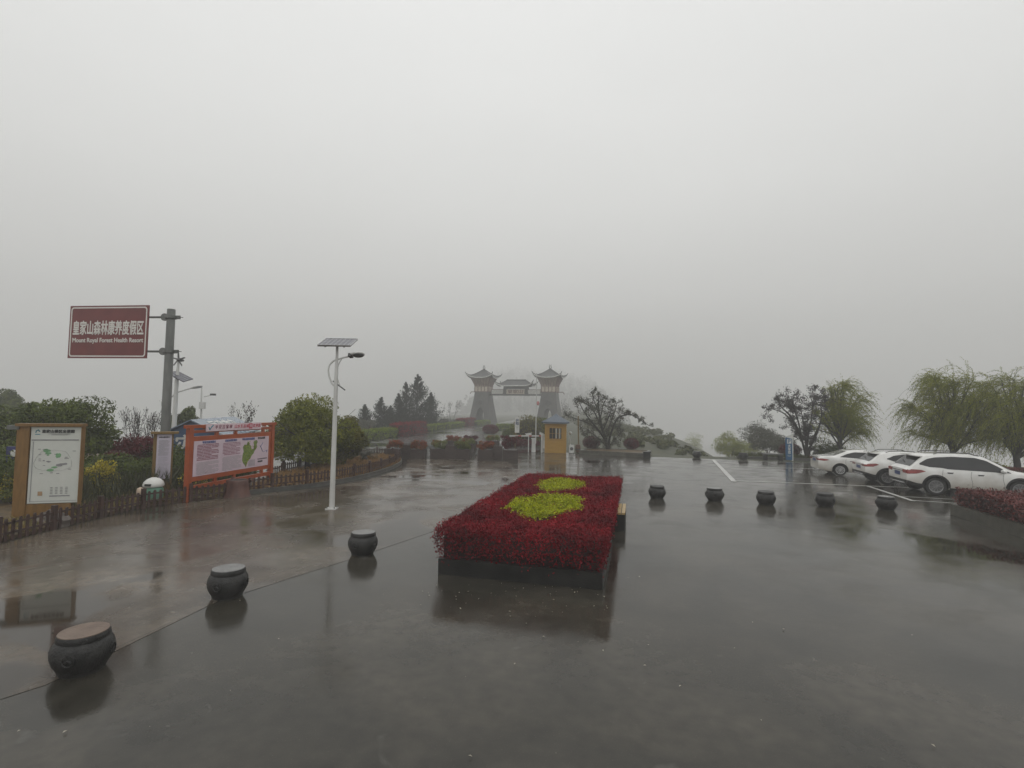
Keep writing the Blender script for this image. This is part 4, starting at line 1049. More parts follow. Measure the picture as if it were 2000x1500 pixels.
# pale rocks behind the fence
ROCK = mat('pale wet rock', (.07, .058, .05), (.16, .135, .12), .5, 3, bump=.6, bscale=8)
def rock(label, p, r):
    t = bmesh.new(); bmesh.ops.create_icosphere(t, subdivisions=3, radius=1); sd = rnd.uniform(0, 9)
    for v in t.verts:
        n = v.co.normalized(); f = 1 + .16 * math.sin(3 * n.x + sd) * math.cos(4 * n.y + sd) + .09 * math.sin(7 * n.z + 5 * n.x + sd)
        v.co = Vector((n.x * r[0] * f, n.y * r[1] * f, max(n.z * r[2] * f, -.1)))
    me = bpy.data.meshes.new('garden_rock'); t.to_mesh(me); t.free(); me.materials.append(ROCK)
    o = bpy.data.objects.new('garden_rock', me); COL.objects.link(o); o.location = p; tag(o, label, 'rock'); return o
g = at(100, 1022, 12.6); rock('pale brown boulder behind the fence at the foot of the map board', (g.x, 12.6, .08), (.42, .25, .30))
g = at(70, 1010, 14.6)

# -- solar street lamps
WPOLE = mat('white painted pole', (.50, .50, .48), (.60, .60, .58), .3, 2)
DARKM = mat('dark lamp metal', (.04, .04, .04), (.08, .08, .08), .35, 6)
LENS = mat('lamp lens', (.05, .05, .05), (.09, .09, .09), .15, 8)
def solar_mat():
    M = bpy.data.materials.new('solar cells'); M.use_nodes = True; nt = M.node_tree; pbn = nt.nodes['Principled BSDF']; L = nt.links.new
    tx = nt.nodes.new('ShaderNodeTexCoord'); bt = nt.nodes.new('ShaderNodeTexBrick'); bt.offset = 0
    bt.inputs['Scale'].default_value = 1; bt.inputs['Brick Width'].default_value = .135; bt.inputs['Row Height'].default_value = .20; bt.inputs['Mortar Size'].default_value = .008
    bt.inputs['Color1'].default_value = (.035, .037, .055, 1); bt.inputs['Color2'].default_value = (.05, .05, .07, 1); bt.inputs['Mortar'].default_value = (.32, .32, .33, 1)
    L(tx.outputs['Object'], bt.inputs[0]); L(bt.outputs[0], pbn.inputs['Base Color']); pbn.inputs['Roughness'].default_value = .15
    MATS['solar'] = M; return M
SOLAR = solar_mat()
def pipe_bend(pts, it=3): return smooth_path(pts, it)
lb = Vector((*G(648, 994), 0))
def zl(px, py): return at(px, py, lb.y).z
def xl_(px, py): return at(px, py, lb.y).x - lb.x
t = thing('street_lamp', 'tall white solar street lamp with crescent bracket standing on the plaza', 'street lamp', lb)
zt_ = zl(657, 676)
MB().lathe([(.080, -.02), (.074, 1.0), (.062, 3.2), (.052, zt_ - .55), (.042, zt_ - .5), (.038, zt_)], 18).build('pole', WPOLE, t, smooth=40)
mb = MB(); mb.box((0, 0, .015), (.30, .30, .03)); mb.build('base_plate', WPOLE, t)
for x, y in ((-.11, -.11), (.11, -.11), (.11, .11), (-.11, .11)): MB().lathe([(.018, .03), (.018, .07), (.005, .08)], 6, (x, y, 0)).build('bolt', STEEL, t)
sp_ = MB().box((0, 0, 0), (.94, .68, .035)).build('solar_panel', SOLAR, t); sp_.location = (.0, .05, zt_ + .12); sp_.rotation_euler = (R(24), 0, R(-1))
fr = MB()
for a, b in (((-.48, -.35), (.48, -.35)), ((.48, -.35), (.48, .35)), ((.48, .35), (-.48, .35)), ((-.48, .35), (-.48, -.35))): fr.bar((*a, 0), (*b, 0), .03, .05)
fr.build('panel_frame', CHROME, sp_)
for x in (-.28, .28): MB().bar((x, -.32, -.04), (x, .32, -.04), .04, .04).build('panel_rail', STEEL, sp_)
arm = pipe_bend([(xl_(656, 763) + .02, 0, zl(654, 757)), (xl_(648, 750), 0, zl(648, 750)), (xl_(641, 735), 0, zl(641, 730)), (xl_(642, 715), 0, zl(642, 715)), (xl_(650, 704), 0, zl(650, 705)), (xl_(662, 700), 0, zl(662, 701)), (xl_(690, 694), -.05, zl(690, 694.5))], 3)
MB().tube(arm, .026, 8).build('arm', WPOLE, t, smooth=60)
arm2 = pipe_bend([(xl_(669, 699), -.02, zl(669, 699.5)), (xl_(661, 711), 0, zl(661, 711)), (xl_(658, 728), 0, zl(658, 728)), (xl_(659.5, 742), 0, zl(659.5, 742)), (xl_(665, 755), 0, zl(665, 755.5))], 3)
MB().tube(arm2, .016, 6).build('brace', WPOLE, t, smooth=60)
MB().tube([(xl_(650, 744), 0, zl(650, 744)), (xl_(674, 762), 0, zl(674, 762))], .02, 6).build('brace', DARKM, t, smooth=60)
hd = bpy.data.objects.new('lamp_head', None)
mb = MB(); rr = []
for u, hw_, hh_ in ((0, .05, .05), (.08, .10, .07), (.25, .14, .075), (.42, .15, .07), (.55, .11, .05), (.60, .03, .02)):
    rr.append([(u, math.cos(a) * hw_, math.sin(a) * hh_ * (1 if math.sin(a) > 0 else .5)) for a in np.linspace(0, 6.283, 17)[:-1]])
lh = mb.loft(rr).build('lamp_head', WPOLE, t, smooth=60, fix=True); lh.location = (xl_(684, 694), -.05, zl(684, 694)); lh.rotation_euler = (R(-20), R(-4), R(-10)); lh.scale = (.78, .9, .9)
ln = MB().lathe([(.001, -.075), (.10, -.072), (.125, -.05), (.13, -.025), (.10, -.02), (.001, -.02)], 18, (.36, 0, 0), sx=1.7).build('lens', LENS, lh, smooth=50)
MB().box((.05, 0, -.02), (.14, .17, .11)).build('driver_box', DARKM, lh)

# wind and solar lamp behind the brown sign
Yl = 27.5; b = at(337, 880, Yl); t = thing('street_lamp', 'distant white wind and solar street lamp behind the brown sign post', 'street lamp', (b.x, Yl, 0))
zz = lambda px, py: at(px, py, Yl).z
xx = lambda px, py: at(px, py, Yl).x - b.x
hub = (xx(351, 703), 0, zz(351, 703)); 
MB().tube([(0, 0, -.1), (xx(345, 745), 0, zz(345, 745)), (xx(349, 706), 0, zz(349, 706))], [.13, .10, .05], 12).build('pole', WPOLE, t, smooth=60)
o = MB().box((0, 0, 0), (1.0, .7, .04)).build('solar_panel', SOLAR, t); o.location = (xx(352, 735), .0, zz(352, 735)); o.rotation_euler = (R(18), R(26), 0)
MB().tube(pipe_bend([(xx(335, 776), 0, zz(335, 776)), (xx(342, 768), 0, zz(342, 768)), (xx(360, 762), 0, zz(360, 762)), (xx(374, 758), 0, zz(374, 758))], 2), .035, 8).build('arm', WPOLE, t, smooth=60)
h = MB(); h.loft([[(u, math.cos(a) * w1, math.sin(a) * h1) for a in np.linspace(0, 6.283, 15)[:-1]] for u, w1, h1 in ((0, .05, .04), (.2, .14, .07), (.5, .16, .07), (.62, .03, .02))]); o = h.build('lamp_head', WPOLE, t, smooth=60, fix=True); o.location = (xx(373, 758), 0, zz(373, 758)); o.rotation_euler = (R(-12), R(-12), 0)
tb = bpy.data.objects.new('wind_turbine', None); COL.objects.link(tb); tb.parent = t; tb.location = hub
MB().lathe([(.01, -.20), (.09, -.14), (.11, 0), (.06, .3), (.01, .36)], 12, axis='y').build('hub', DARKM, tb, smooth=60, fix=True)
for k in range(5):
    a = k * 2 * math.pi / 5 + .25; c, s = math.cos(a), math.sin(a)
    MB().add([(c * .06 - s * .03, -.14, s * .06 + c * .03), (c * .36 - s * .06, -.16, s * .36 + c * .06), (c * .42, -.15, s * .42), (c * .06 + s * .05, -.11, s * .06 - c * .05),
              (c * .06 - s * .03, -.12, s * .06 + c * .03), (c * .36 - s * .06, -.14, s * .36 + c * .06), (c * .42, -.13, s * .42), (c * .06 + s * .05, -.09, s * .06 - c * .05)],
             [(0, 1, 2, 3), (7, 6, 5, 4), (0, 4, 5, 1), (1, 5, 6, 2), (2, 6, 7, 3), (3, 7, 4, 0)]).build('blade', DARKM, tb, fix=True)
# camera mast
Yl = 31; b = at(393, 880, Yl); t = thing('camera_mast', 'thin white camera mast above the blue tent', 'mast', (b.x, Yl, 0))
zz = lambda px, py: at(px, py, Yl).z
xx = lambda px, py: at(px, py, Yl).x - b.x
MB().tube([(0, 0, -.1), (xx(393, 790), 0, zz(393, 790)), (xx(394, 757), 0, zz(394, 757))], [.07, .055, .03], 8).build('pole', WPOLE, t, smooth=60)
MB().tube([(0, 0, zz(393, 775)), (xx(416, 771), 0, zz(416, 771))], .025, 6).build('arm', WPOLE, t)
MB().box((xx(416, 770), 0, zz(416, 770) - .02), (.3, .12, .12)).build('camera', DARKM, t)
MB().box((0, -.1, zz(393, 792)), (.3, .2, .4)).build('control_box', WPOLE, t)

# -- blue relief tent
TENT = mat('blue tent canvas', (.035, .075, .15), (.06, .115, .21), .4, 3, bump=.3, bscale=4)
TENTR = mat('weathered tent roof', (.12, .17, .24), (.20, .25, .31), .25, 2, bump=.2, bscale=3)
Yt = 22.5; A = at(342, 880, Yt); C_ = at(383, 819, Yt + .3)
t = thing('relief_tent', 'blue ridge tent with large white characters behind the orange board', 'tent', (C_.x, Yt, 0), R(107))
ridge, eave, hwid, ln_ = C_.z, 1.72, 1.2, 8.0   # gable plane at local x=0, ridge runs along +x
mb = MB(); mb.add([(0, -hwid, 0), (0, hwid, 0), (0, hwid, eave), (0, 0, ridge - .03), (0, -hwid, eave)], [(0, 4, 3, 2, 1)])
mb.add([(0, -hwid, 0), (ln_, -hwid, 0), (ln_, -hwid, eave), (0, -hwid, eave)], [(0, 1, 2, 3)])
mb.add([(0, hwid, 0), (ln_, hwid, 0), (ln_, hwid, eave), (0, hwid, eave)], [(3, 2, 1, 0)])
mb.add([(ln_, -hwid, 0), (ln_, hwid, 0), (ln_, hwid, eave), (ln_, 0, ridge - .03), (ln_, -hwid, eave)], [(0, 1, 2, 3, 4)]); mb.build('tent_wall', TENT, t, fix=True)
mb = MB()
for s in (-1, 1):
    e = (s * (hwid + .22), eave - .12)
    mb.add([(-.2, 0, ridge), (ln_ + .2, 0, ridge), (ln_ + .2, e[0], e[1]), (-.2, e[0], e[1]), (-.2, 0, ridge - .05), (ln_ + .2, 0, ridge - .05), (ln_ + .2, e[0], e[1] - .05), (-.2, e[0], e[1] - .05)], [(0, 1, 2, 3), (7, 6, 5, 4), (0, 3, 7, 4), (1, 5, 6, 2), (3, 2, 6, 7)])
mb.build('tent_roof', TENTR, t, fix=True)
sl_ = math.atan2(ridge - eave + .12, hwid + .22)
text('民政救灾', .8, WHITE, t, (ln_ * .45, -.62, ridge - .62 * (ridge - eave + .12) / (hwid + .22) + .012), rot=(sl_, 0, 0), bold=.02, sx=1.5)
text('救灾', .8, WHITE, t, (-.02, .62, 1.25), rot=(math.pi / 2, 0, -math.pi / 2), bold=.02)
for s in (-1, 1): MB().tube([(-.06, 0, ridge - .06), (-.06, s * (hwid + .1), eave - .05), (-.06, s * (hwid + .12), 0)], .03, 6).build('tent_pole', STEEL, t)
# ------------------------------------------------------------------ gateway
GST = mat('grey gate stone', (.036, .034, .031), (.080, .076, .070), .55, .8, bump=.3, bscale=5)
GROOF = mat('dark grey roof tiles', (.028, .029, .028), (.055, .056, .054), .4, 2)
GWOOD = mat('brown cream gate timber', (.13, .085, .06), (.28, .20, .14), .5, 2.5, stretch=(1, 1, .25))
GCREAM = mat('cream gate trim', (.42, .37, .29), (.55, .49, .40), .45, 2)
GWH = mat('white eave trim', (.50, .50, .47), (.62, .62, .58), .45, 2)
GBR = mat('red brown gate timber', (.10, .035, .025), (.16, .06, .04), .5, 3)
def hip_roof(a, Rr, h, z0, lift, par, n=28):
    """hip roof with concave slopes and upturned corners; returns roof object"""
    xs = np.linspace(-(a + Rr), a + Rr, n + 1); ys = np.linspace(-Rr, Rr, n + 1); top, bot_, edge = [], [], []
    def pt(x, y, dz=0):
        ex = max(0, abs(x) - a) / Rr; ey = abs(y) / Rr; m_ = max(ex, ey); c = (min(ex, ey) ** 3) * (m_ ** 3)
        k = 1 + .10 * c; return (x * k, y * k, z0 + h * max(0, 1 - m_) ** 1.18 + lift * c + dz)
    for x in xs: top.append([pt(x, y) for y in ys]); bot_.append([pt(x, y, -.22) for y in ys])
    mb = MB(); mb.grid(top); k = len(mb.f); mb.grid(bot_); mb.f[k:] = [f[::-1] for f in mb.f[k:]]
    border = [(x, -Rr) for x in xs] + [(a + Rr, y) for y in ys[1:]] + [(x, Rr) for x in xs[::-1][1:]] + [(-(a + Rr), y) for y in ys[::-1][1:]]
    q = [pt(*b) for b in border]; q2 = [pt(*b, -.22) for b in border]; nn = len(q)
    mb.add(q + q2, [((i + 1) % nn, i, i + nn, (i + 1) % nn + nn) for i in range(nn - 1)])
    o = mb.build('roof', GROOF, par, smooth=35)
    rb = MB()
    for sx in (-1, 1):
        for sy in (-1, 1):
            P_ = [pt(sx * (a + Rr * f), sy * Rr * f, .05) for f in np.linspace(0, 1, 12)]; e = Vector(P_[-1]) + Vector((sx * .25, sy * .25, .45)); rb.tube(P_ + [e], [.11] * 12 + [.04], 6)
    if a: rb.tube([(-a - .1, 0, z0 + h + .05), (a + .1, 0, z0 + h + .05)], .15, 6)
    rb.build('roof_ridge', GROOF, par, smooth=60)
    ee = MB(); ee.tube([Vector(p) + Vector((0, 0, -.13)) for p in [pt(b[0] * 1.004, b[1] * 1.004) for b in border]], .10, 5); ee.build('eave_trim', GWH, par)
    return o
GL = Vector((-6.6, 119.5, 0)); GRt = GL + Vector((.953, -.303, 0)) * 15.9; gc = (GL + GRt) / 2; grz = math.atan2(-.303, .953)
gate = thing('mountain_gate', 'tall stone twin towered gateway with upturned roofs, pale in the fog', 'gateway', gc, grz)
def tower(x):
    prof = [(-.5, 2.72, 2.5), (0, 2.66, 2.44), (1.2, 2.46, 2.25), (2.6, 2.24, 2.05), (4.4, 1.94, 1.78), (6.0, 1.72, 1.58), (7.2, 1.60, 1.48)]
    tw = MB().loft([[(-a, -b, z), (a, -b, z), (a, b, z), (-a, b, z)] for z, a, b in prof]).build('tower', GST, gate, fix=True)
    arch = [(-.92, -.7), (.92, -.7), (.92, 1.6), (.80, 2.4), (.52, 3.05), (0, 3.55), (-.52, 3.05), (-.80, 2.4), (-.92, 1.6)]
    c = MB().panel(arch, -4, 4).build('cutter', GST, gate, fix=True); boolean(tw, [c])
    tw.location = (x, 0, 0)
    b = MB(); b.box((0, 0, 7.75), (3.4, 3.12, 1.1)); b.build('balcony', GCREAM, tw)
    b = MB()
    for i in range(5): b.box((-1.6 + i * .8, -1.59, 7.75), (.16, .10, 1.08)); b.box((-1.6 + i * .8, 1.59, 7.75), (.16, .1, 1.08))
    for i in range(4): b.box((1.73, -1.35 + i * .9, 7.75), (.1, .16, 1.08)); b.box((-1.73, -1.35 + i * .9, 7.75), (.1, .16, 1.08))
    b.box((0, 0, 7.16), (3.55, 3.3, .12)); b.build('balcony_post', GBR, tw)
    b = MB(); b.loft([[(-p, -q, z), (p, -q, z), (p, q, z), (-p, q, z)] for z, p, q in ((8.3, 1.66, 1.5), (8.7, 1.68, 1.52), (9.4, 1.95, 1.8), (10.45, 2.4, 2.25))]); b.build('flared_storey', GWOOD, tw)
    b = MB()
    for i in range(7):
        u = -1 + i / 3
        for s in (-1, 1):
            b.tube([(u * 1.6, s * 1.55, 8.35), (u * 1.65, s * 1.58, 8.75), (u * 1.9, s * 1.85, 9.4), (u * 2.35, s * 2.3, 10.4)], .075, 5)
            b.tube([(s * 1.7, u * 1.45, 8.35), (s * 1.73, u * 1.5, 8.75), (s * 2.0, u * 1.75, 9.4), (s * 2.46, u * 2.2, 10.4)], .075, 5)
    b.build('bracket', GBR, tw)
    hip_roof(0, 2.85, 1.95, 10.45, .7, tw)
    for s in (-1, 1): MB().tube([(s * .12, 0, 12.2), (s * .22, 0, 12.75), (s * .12, 0, 13.1), (s * .2, 0, 13.4)], [.12, .09, .07, .03], 6).build('finial', GROOF, tw)
    MB().lathe([(.02, -.08), (.50, -.08), (.62, 0), (.62, .2), (.02, .2)], 20, (0, -1.93, 4.7), axis='y').build('medallion', GROOF, tw, fix=True)
    for s in (-1, 1):
        MB().tube([(s * 1.6, -.2, 7.1), (s * 3.0, -.2, 7.15), (s * 3.3, -.2, 6.7)], .09, 5).build('beam_end', GBR, tw)
    return tw
tower(-7.95); tower(7.95)
br = MB().box((0, 0, 6.5), (12.6, 1.1, .35)).build('bridge', GST, gate)
for s in (-1, 1):
    MB().box((s * 4.25, 0, 7.15), (3.1, .9, .95)).build('pale_panel', GWH, br); MB().box((s * 4.25, 0, 7.68), (3.4, 1.0, .10)).build('panel_rail', GBR, br)
    MB().loft([[(s * 2.55 - w_, -.6, z), (s * 2.55 + w_, -.6, z), (s * 2.55 + w_, .6, z), (s * 2.55 - w_, .6, z)] for z, w_ in ((6.3, .55), (7.2, .38), (8.5, .30))]).build('pillar', GST, br, fix=True)
MB().box((0, .1, 8.2), (4.9, 1.2, .75)).build('fascia', GST, br)
MB().box((0, -.55, 7.2), (4.3, .16, 1.05)).build('name_board', GCREAM, br)
text('皇家山', .95, GBR, br, (0, -.64, 7.2), bold=.015, sx=1.35)
hip_roof(2.2, 1.85, 1.25, 8.6, .75, br)
LANT = mat('red lantern', (.35, .02, .02), (.45, .04, .03), .4)
MB().lathe([(.05, -.5), (.28, -.35), (.36, 0), (.28, .35), (.05, .5)], 12, (5.55, -1.3, 4.6)).build('lantern', LANT, gate, smooth=60)

# ------------------------------------------------------------------ booth and barriers
YW = mat('yellow varnished boards', (.30, .16, .018), (.42, .245, .04), .35, 4, stretch=(.4, .4, 9))
BROOF = mat('blue grey booth roof', (.06, .08, .105), (.09, .11, .14), .4, 3)
Yb = 36.6; pB = at(1087, 882, Yb); bz = lambda py, px=1085: at(px, py, Yb).z
t = thing('ticket_booth', 'small yellow timber booth with a blue grey pyramid roof by the barrier', 'booth', (pB.x, Yb + .7, 0), LOT * .55)
wB, wz = 1.42, bz(826)
mb = MB(); 
for i in range(14):
    z = wz * (i + .5) / 14
    mb.box((0, 0, z), (wB, wB, wz / 14 - .012)); 
mb.box((0, 0, wz / 2), (wB - .02, wB - .02, wz)); mb.build('wall', YW, t)
for x in (-1, 1):
    for y in (-1, 1): MB().box((x * (wB / 2), y * (wB / 2), wz / 2), (.09, .09, wz)).build('corner_post', YW, t)
MB().loft([[(-p, -p, z), (p, -p, z), (p, p, z), (-p, p, z)] for z, p in ((wz - .02, .98), (wz + .06, .98), (wz + .14, .85), (bz(812), .18), (bz(808), .02))]).build('roof', BROOF, t, fix=True)
MB().box((0, 0, wz - .04), (1.75, 1.75, .06)).build('eave_trim', GCREAM, t)
wz0, wz1 = bz(857), bz(836)
fr = MB().box((.0, -wB / 2 - .02, (wz0 + wz1) / 2), (.86, .06, wz1 - wz0)).build('window', GLASS, t)
f2 = MB()
for x in (-.43, -.21, .0, .21, .43): f2.box((x, -wB / 2 - .05, (wz0 + wz1) / 2), (.018, .03, wz1 - wz0 + .04))
for z in (wz0, (wz0 + wz1) / 2, wz1): f2.box((0, -wB / 2 - .055, z), (.9, .03, .02))
f2.build('frame', YW, fr)
CURT = mat('pale curtain', (.30, .30, .26), (.42, .42, .38), .7, 2)
for x in (.06, .30): MB().box((x, -wB / 2 - .052, (wz0 + wz1) / 2), (.10, .006, wz1 - wz0 - .06)).build('curtain', CURT, fr)
MB().box((wB / 2 + .025, .05, .95), (.05, .75, 1.85)).build('door', YW, t)
# barrier with raised boom
Yc = 37.2; p = at(1042, 881, Yc); zc = lambda px, py: at(px, py, Yc).z; xc = lambda px, py: at(px, py, Yc).x - p.x
t = thing('barrier_gate', 'white barrier cabinet with its long boom raised upright', 'barrier', (p.x, Yc, 0))
MB().box((0, 0, zc(1042, 857) / 2), (.28, .34, zc(1042, 857)), taper=.92).build('cabinet', WPOLE, t); MB().box((0, 0, zc(1042, 857) + .02), (.34, .40, .05)).build('cabinet_cap', WPOLE, t)
MB().bar((xc(1046, 866), -.22, zc(1046, 866)), (xc(1048, 729), -.22, zc(1048, 729)), .10, .06).build('boom', WPOLE, t)
Yc = 41; p = at(1064, 884, Yc)
zc = lambda px, py: at(px, py, Yc).z; xc = lambda px, py: at(px, py, Yc).x - p.x
t = thing('barrier_gate', 'farther barrier with its white boom lowered across the lane', 'barrier', (p.x, Yc, 0))
MB().box((0, 0, .5), (.28, .34, 1.0), taper=.92).build('cabinet', WPOLE, t)
MB().bar((xc(1064, 857), -.22, 1.0), (xc(995, 851), -.22, zc(995, 851)), .05, .10).build('boom', WPOLE, t)
for k in range(3): MB().bar((xc(1064 - k * 20 - 6, 857), -.255, 1.0 + (zc(995, 851) - 1.0) * (k * 20 + 6) / 69), (xc(1064 - k * 20 - 12, 857), -.255, 1.0 + (zc(995, 851) - 1.0) * (k * 20 + 12) / 69), .02, .085).build('red_band', LANT, t)
def plate_camera(label, px, pyb, pyt, Y, yaw, th):
    p = at(px, pyb, Y); z = at(px, pyt, Y).z; t = thing('plate_camera', label, 'camera', (p.x, Y, 0), 0, 'number plate cameras by the booth')
    MB().tube([(0, 0, -.05), (0, 0, z - .05)], th, 8).build('post', WPOLE, t, smooth=60)
    o = MB().box((0, 0, 0), (.42, .16, .13)).build('housing', WPOLE, t); o.location = (0, 0, z); o.rotation_euler = (0, yaw, 0)
    MB().box((.20, 0, -.01), (.03, .12, .10)).build('lens', LENS, o); MB().box((0, 0, .085), (.5, .2, .02)).build('hood', WPOLE, o)
plate_camera('white plate camera on a thin post left of the barrier cabinet', 1032, 880, 848.5, 37.2, -.15, .035)
plate_camera('white plate camera on a thicker post right beside the booth', 1058.5, 881, 848.5, 37.0, .45, .075)
Yd = 41; p = at(1009, 868, Yd); z0_, z1_ = at(1010, 845, Yd).z, at(1010, 814.5, Yd).z
t = thing('sign_board', 'upright white sign board with two large blue characters near the barrier', 'sign', (p.x, Yd, 0))
MB().box((.02, 0, (z0_ + z1_) / 2), (.36, .06, z1_ - z0_)).build('board', WHITE, t); MB().tube([(-.12, .03, -.1), (-.12, .03, z0_ + .1)], .04, 6).build('post', WOODY, t)
INKN = mat('navy ink', (.02, .04, .09), (.03, .05, .12), .45)
text('开\n阳', .28, INKN, t, (.03, -.034, z1_ - .42), bold=.01, line=.85)
mb = MB(); mb.rect(-.08, .14, z0_ + .52, z0_ + .50, -.034); mb.rect(-.05, .12, z0_ + .40, z0_ + .36, -.034); mb.rect(-.05, .12, z0_ + .28, z0_ + .26, -.034); mb.build('small_print', INKG, t)
# things right of the booth
Ye = 36.5; p = at(1116, 880, Ye); t = thing('outdoor_unit', 'white air conditioner unit on a stand right of the booth', 'air conditioner', (p.x, Ye, 0))
MB().box((0, 0, .32), (.34, .28, .56)).build('casing', WPOLE, t); MB().lathe([(.02, -.155), (.12, -.155), (.12, -.14), (.02, -.14)], 18, (0, 0, .34), axis='y').build('fan_grille', DARKM, t, fix=True)
for s in (-1, 1): MB().box((s * .12, 0, .02), (.04, .3, .1)).build('foot', DARKM, t)
p = at(1113.5, 880, 37.6); z = at(1113, 848, 37.6).z; t = thing('lamp_post', 'short white garden lamp post behind the air conditioner', 'lamp post', (p.x, 37.6, 0)); MB().tube([(0, 0, -.05), (0, 0, z)], .035, 8).build('post', WPOLE, t); MB().lathe([(.02, -.05), (.12, 0), (.13, .12), (.03, .2)], 12, (0, 0, z)).build('lamp_shade', WPOLE, t, smooth=60)
p = at(1130, 880, 38.5); z = at(1128, 799, 38.5).z; z2 = at(1128, 812, 38.5).z; t = thing('lamp_post', 'thin ochre post with a pale box lamp at its top, left of the dark tree', 'lamp post', (p.x, 38.5, 0)); MB().tube([(0, 0, -.05), (-.05, 0, z2)], .045, 8).build('post', WOODY, t); MB().box((-.06, 0, (z + z2) / 2), (.17, .17, z - z2)).build('lamp_box', WHITE, t)
POT = mat('brown barrel', (.10, .05, .03), (.16, .085, .05), .5, 6)
p = at(1122, 881, 37.9); t = thing('barrel', 'brown wooden barrel between the booth and the dark tree', 'barrel', (p.x + .25, 37.9, 0)); MB().lathe([(.15, -.02), (.2, .2), (.2, .38), (.16, .55), (.02, .55)], 16).build('barrel_body', POT, t, smooth=50); MB().lathe([(.205, .16), (.212, .2), (.205, .24)], 16).build('hoop', DARKM, t)

# ------------------------------------------------------------------ timber flower boxes
BOXW = mat('dark brown planter boards', (.030, .019, .016), (.062, .042, .036), .42, 4, stretch=(1, 1, 8))
L_MIX = mat('red and green pot leaves', (.05, .075, .012), (.34, .055, .03), .6, 2.6, island=.6, transl=.15, spec=.15)
L_TIP = mat('red shoot tips', (.10, .015, .012), (.36, .04, .025), .6, 3, island=.6, transl=.15, spec=.15)
L_POTG = mat('green pot leaves', (.04, .075, .012), (.22, .22, .04), .6, 2.2, island=.6, transl=.15)
def flower_box(label, loc, rz, m_, hgt=.52, bushy=1.0, group='timber flower boxes across the road'):
    t = thing('flower_box', label, 'planter', loc, rz, group)
    w, d, h = .86, .62, .58; mb = MB()
    for i in range(5): mb.box((0, 0, .05 + (h - .06) * (i + .5) / 5), (w, d, (h - .06) / 5 - .012))
    mb.box((0, 0, h / 2), (w - .03, d - .03, h)); mb.build('box', BOXW, t)
    for x in (-1, 1):
        for y in (-1, 1): MB().box((x * w / 2, y * d / 2, h / 2 + .01), (.07, .07, h + .06)).build('corner_post', BOXW, t)
    P, D = [], []
    for k in range(26):
        c = (rng.uniform(-.5, .5) * w * bushy, rng.uniform(-.5, .5) * d, h + hgt * rng.uniform(.15, .85)); a_, b_ = blob_pts(c, (.15, .15, .11), 75, .4); P.append(a_); D.append(b_)
    P, D = np.concatenate(P), np.concatenate(D)
    leaves('plant', m_, P, .08, .5, t, nrm=D + np.array([0, 0, .4]))
    if m_ is not L_REDD:
        Q = np.stack([rng.uniform(-.45, .15 if m_ is L_POTG else .45, 260) * w, rng.uniform(-.45, .45, 260) * d, h + hgt * rng.uniform(.5, 1.02, 260)], 1)[:130]; leaves('shoot_tip', L_TIP, Q, .065, .5, t)
    sb = MB()
    for k in range(16): x, y = rnd.uniform(-.38, .38), rnd.uniform(-.25, .25); sb.tube([(x, y, h - .1), (x * 1.1, y * 1.1, h + hgt * .7)], .008, 4)
    sb.build('stem', BARK, t); return t
def box_screen(label, loc, rz):
    t = thing('box_screen', label, 'wooden screen', loc, rz, 'timber screens linking the flower boxes'); mb = MB()
    for i in range(7): mb.box((0, 0, .06 + .11 * i), (.56, .30, .10))
    mb.box((0, 0, .4), (.54, .27, .8)); mb.build('boards', BOXW, t)
    pk = MB()
    for i in range(6): pk.box((-.24 + i * .096, -.13, .86), (.05, .03, .12), taper=.7)
    pk.build('pickets', BOXW, t); return t
fl = [(768, 896, L_MIX, 'flower box with sparse purple red plants at the left end, beside the fence tip'), (815, 897, L_MIX, 'flower box with red flecked green plants, right of the first screen'),
      (855, 896, L_POTG, 'flower box with green plants, left one of the middle pair'), (902, 897, L_POTG, 'flower box with full green plants, right one of the middle pair'),
      (948, 898, L_MIX, 'flower box with bright red topped plants, left one of the right hand pair')]
for px, py, m_, lab in fl:
    g = G(px, py); flower_box(lab, (g[0], g[1] + .3, 0), -.03, m_)
g = G(997, 898); flower_box('flower box with a tall dark red bush, at the right end of the front row', (g[0], g[1] + .3, 0), -.03, L_REDD, .95, 1.25)
for px, py, lab in ((791, 896, 'wooden screen between the two left flower boxes'), (878, 897, 'wooden screen joining the two middle flower boxes'), (972, 898, 'wooden screen joining the two right hand flower boxes')):
    g = G(px, py); box_screen(lab, (g[0], g[1] + .3, 0), -.03)
for px, py, m_, lab in ((884, 877, L_MIX, 'flower box in the second row with reddish plants, left of its pair'), (918, 877, L_REDD, 'flower box in the second row with red topped plants, right of its pair'), (962, 876, L_POTG, 'flower box in the second row behind the bright red one'), (912, 884, L_POTG, 'low flower box between the middle pair and the second row')):
    g = G(px, py); flower_box(lab, (g[0], g[1] + .3, 0), -.2, m_, .42, 1.1)

# ------------------------------------------------------------------ hedges along the road
def hedge_px(name, label, p0, p1, ztop_py, width, n, ls, m_, core):
    a, b = Vector((*G(*p0), 0)), Vector((*G(*p1), 0)); d = (b - a); L = d.length
    h = max(.5, at(p0[0], ztop_py, a.y).z); c = (a + b) / 2 + Vector((-d.y, d.x, 0)).normalized() * width / 2
    return hedge(name, label, c, (d.x, d.y), L, width, -.1, h, n, ls, m_, core, rough=.13)
hedge_px('green_hedge', 'near bright green clipped hedge along the left kerb of the road', (697, 864), (784, 852), 844, 1.3, 9000, .13, L_HEDGE, CORE)
hedge_px('red_hedge', 'red clipped hedge between the two green hedges on the road bend', (784, 853), (834, 845), 828, 1.4, 7000, .14, L_RED, CORE_R)
hedge_px('green_hedge', 'middle bright green clipped hedge right of the red one on the road bend', (834, 844), (908, 834), 831, 1.2, 7000, .15, L_HEDGE, CORE)
